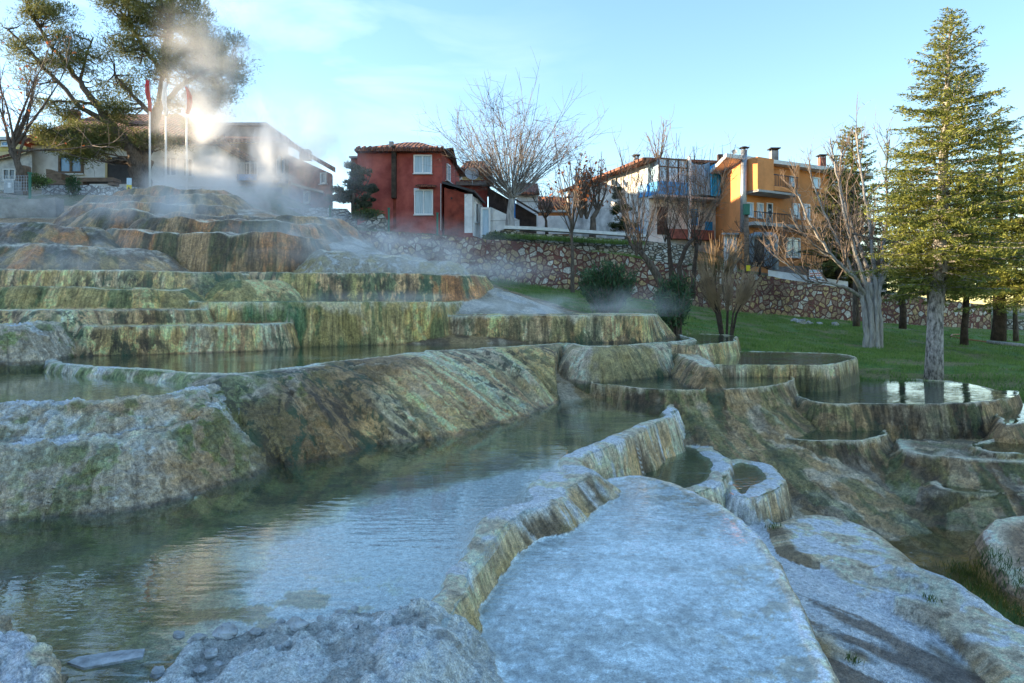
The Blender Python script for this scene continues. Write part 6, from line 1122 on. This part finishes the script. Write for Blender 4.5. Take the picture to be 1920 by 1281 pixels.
# nearest terrain row for each blade
order = np.argsort(ixu); gx, gy, ixu = gx[order], gy[order], ixu[order]; gz = np.empty(len(gx)); gl = np.empty(len(gx)); LF = lf.reshape(NU, NV); PZ_ = pos[..., 2]; PY_ = pos[..., 1]
st_ = np.searchsorted(ixu, np.arange(NU+1))
for c in range(NU):
    a, b = st_[c], st_[c+1]
    if a < b: gz[a:b] = np.interp(gy[a:b], PY_[c], PZ_[c]); gl[a:b] = np.interp(gy[a:b], PY_[c], LF[c])
ok = (gl > .7) & (fbm(gx*1.7, gy*1.7, o=3, seed=115)+.9*pr.rand(len(gx))-.5*np.maximum(0, fbm(gx*.8, gy*1.6, o=5, seed=113)) > .30) & (gy < np.interp(gx, WALLX, WALLY)-.1); gp = np.stack([gx, gy, gz], 1)[ok]
sz = .022+.0011*gp[:, 1]; 
o = grass('lawn_grass', gp[:170000], .045, 82); 
# tufts on the wall top, the right bank and the mossy places
def tuftline(name, pts, n, spread, L_, seed, m='grass', w_=.008):
    rs_ = np.random.RandomState(seed); c = []
    for i in range(len(pts)-1):
        a, b = np.array(P(*pts[i])), np.array(P(*pts[i+1])); u = rs_.rand(n)[:, None]; c.append(a+(b-a)*u+rs_.normal(size=(n,3))*[spread, spread, spread*.15])
    return grass(name, np.concatenate(c), L_, seed, m, w_)
tuftline('wall_top_grass', [(925,446,33.9),(1000,449,34.1),(1100,455,34.3),(1205,460,34.6)], 1500, .12, .13, 83); tuftline('wall_top_weeds', [(640,430,32.6),(700,436,32.6),(780,444,32.4),(850,448,32.3)], 350, .12, .10, 84, 'shrub'); tuftline('wall_foot_grass', [(930,528,31.5),(1030,545,31.6),(1090,556,31.8)], 700, .2, .10, 85)
tuftline('hillside_grass', [(1110,478,34),(1170,484,34),(1210,490,34)], 900, .2, .12, 86)
BK = []
for (px, Y, z, n, s) in [(1822,8.0,-2.72,260,.09),(1855,7.4,-2.78,420,.12),(1875,7.0,-2.85,420,.12),(1895,6.6,-2.9,420,.12),(1835,7.9,-2.8,300,.1),(1905,6.4,-2.95,300,.1)]:
    x, y = px2(px, Y); BK.append(np.array([x, y, z])+pr.normal(size=(n,3))*[s*1.6, s*1.6, .02])
BK = np.concatenate(BK); bz = surface(BK[:, 0].reshape(-1,1), BK[:, 1].reshape(-1,1), True)[0].ravel(); BK[:, 2] = bz; grass('bank_grass', BK, .045, 87, 'shrub', .004)
MS = []
for (px, Y, n, s) in [(1448,7.9,60,.05),(1745,6.0,60,.04),(1123,9.9,50,.03),(1600,4.9,50,.03)]:
    x, y = px2(px, Y); MS.append(np.array([x, y, 0])+pr.normal(size=(n,3))*[s, s, 0])
MS = np.concatenate(MS); MS[:, 2] = surface(MS[:, 0].reshape(-1,1), MS[:, 1].reshape(-1,1), True)[0].ravel()+.015; grass('stray_grass', MS, .03, 88, 'shrub', .003)
# road beyond the low wall at the right edge
o = add_mesh('road', [(*px2(1850,39),-.75),(*px2(2200,39),-1.0),(*px2(2200,70),-1.0),(*px2(1850,70),-.6)], [(0,1,2,3)], M['road']); o['kind'] = 'structure'
# ------------------------------------------------------------------ steam
def steam_box(name, lo, hi, blobs, dens, nscale, seed, aniso=.35, stretch=(1,1,1), lo_t=.42, hi_t=.68):
    m = bpy.data.materials.new(name+' volume'); m.use_nodes = True; n = m.node_tree.nodes; l = m.node_tree.links.new
    for q in list(n): n.remove(q)
    out = n.new('ShaderNodeOutputMaterial'); pv = n.new('ShaderNodeVolumePrincipled'); pv.inputs['Color'].default_value = (1,1,1,1); pv.inputs['Anisotropy'].default_value = aniso; l(pv.outputs[0], out.inputs['Volume'])
    g_ = n.new('ShaderNodeNewGeometry'); total = None
    for (c, r, s) in blobs:
        sb = n.new('ShaderNodeVectorMath'); sb.operation = 'SUBTRACT'; sb.inputs[1].default_value = c; l(g_.outputs['Position'], sb.inputs[0])
        dv = n.new('ShaderNodeVectorMath'); dv.operation = 'DIVIDE'; dv.inputs[1].default_value = r; l(sb.outputs[0], dv.inputs[0]); ln = n.new('ShaderNodeVectorMath'); ln.operation = 'LENGTH'; l(dv.outputs[0], ln.inputs[0])
        mr_ = n.new('ShaderNodeMapRange'); mr_.interpolation_type = 'SMOOTHSTEP'; mr_.inputs['From Min'].default_value = 1; mr_.inputs['From Max'].default_value = 0; mr_.inputs['To Min'].default_value = 0; mr_.inputs['To Max'].default_value = s; l(ln.outputs['Value'], mr_.inputs[0])
        if total is None: total = mr_.outputs[0]
        else: ad = n.new('ShaderNodeMath'); l(total, ad.inputs[0]); l(mr_.outputs[0], ad.inputs[1]); total = ad.outputs[0]
    mp = n.new('ShaderNodeMapping'); mp.inputs['Scale'].default_value = stretch; mp.inputs['Location'].default_value = (seed, seed*.7, 0); l(g_.outputs['Position'], mp.inputs[0])
    no = n.new('ShaderNodeTexNoise'); no.inputs['Scale'].default_value = nscale; no.inputs['Detail'].default_value = 5; no.inputs['Roughness'].default_value = .6; no.inputs['Distortion'].default_value = .8; l(mp.outputs[0], no.inputs['Vector'])
    mr2 = n.new('ShaderNodeMapRange'); mr2.interpolation_type = 'SMOOTHSTEP'; mr2.inputs['From Min'].default_value = lo_t; mr2.inputs['From Max'].default_value = hi_t; mr2.inputs['To Min'].default_value = .02; mr2.inputs['To Max'].default_value = 1; l(no.outputs['Fac'], mr2.inputs[0])
    mu = n.new('ShaderNodeMath'); mu.operation = 'MULTIPLY'; l(total, mu.inputs[0]); l(mr2.outputs[0], mu.inputs[1]); m2 = n.new('ShaderNodeMath'); m2.operation = 'MULTIPLY'; m2.inputs[1].default_value = dens; l(mu.outputs[0], m2.inputs[0]); l(m2.outputs[0], pv.inputs['Density'])
    m.cycles.volume_step_rate = .5
    mb = MB(); mb.box(lo, hi); o = mb.build(name, m); o['kind'] = 'stuff'; return o
def b(px, py, Y, rx, ry, rz, s): return (P(px, py, Y), (rx, ry, rz), s)
steam_box('steam', (-19,18.5,1.0), (-1.5,34.5,13.0), [b(440,270,29,4.6,3.2,2.8,1.5), b(375,200,29.5,2.8,2.4,3.0,1.0), b(410,90,30.0,3.2,2.6,3.4,.9), b(530,290,28,4.6,2.8,2.8,1.7), b(440,345,28,4.6,3.,1.3,1.9), b(520,390,26.5,3.6,3,1.1,1.2), b(330,290,29,1.6,2,1.8,.6),
   b(340,355,26.5,3.2,2.5,.9,1.0), b(610,350,28,2.2,2.,1.2,.22), b(60,385,23.5,2.4,2.0,.9,.4), b(300,385,22,5.2,2.,.9,1.3), b(225,395,21,.8,1,.6,1.0)], .50, .52, 3.0, aniso=.2, stretch=(1,1,.75), lo_t=.44, hi_t=.62)
steam_box('steam', (-17,13.6,-.3), (4.5,20.5,3.2), [b(700,465,18.8,4.6,2.2,1.1,1.6), b(850,512,18.2,3.6,1.8,.8,1.5), b(560,430,19.3,3.2,1.4,.6,.9), b(1000,578,15.8,3.4,1.3,.40,1.5), b(1160,570,16,2.4,1.2,.55,.9), b(210,470,17,1.2,1,.7,.7), b(110,480,16.5,.8,1,.6,.5), b(700,560,15.4,5.5,1.2,.25,.8), b(150,495,15,2.5,1.5,.4,.5)], .42, .9, 11.0, aniso=.1, stretch=(1,1,1.8), lo_t=.40, hi_t=.62)
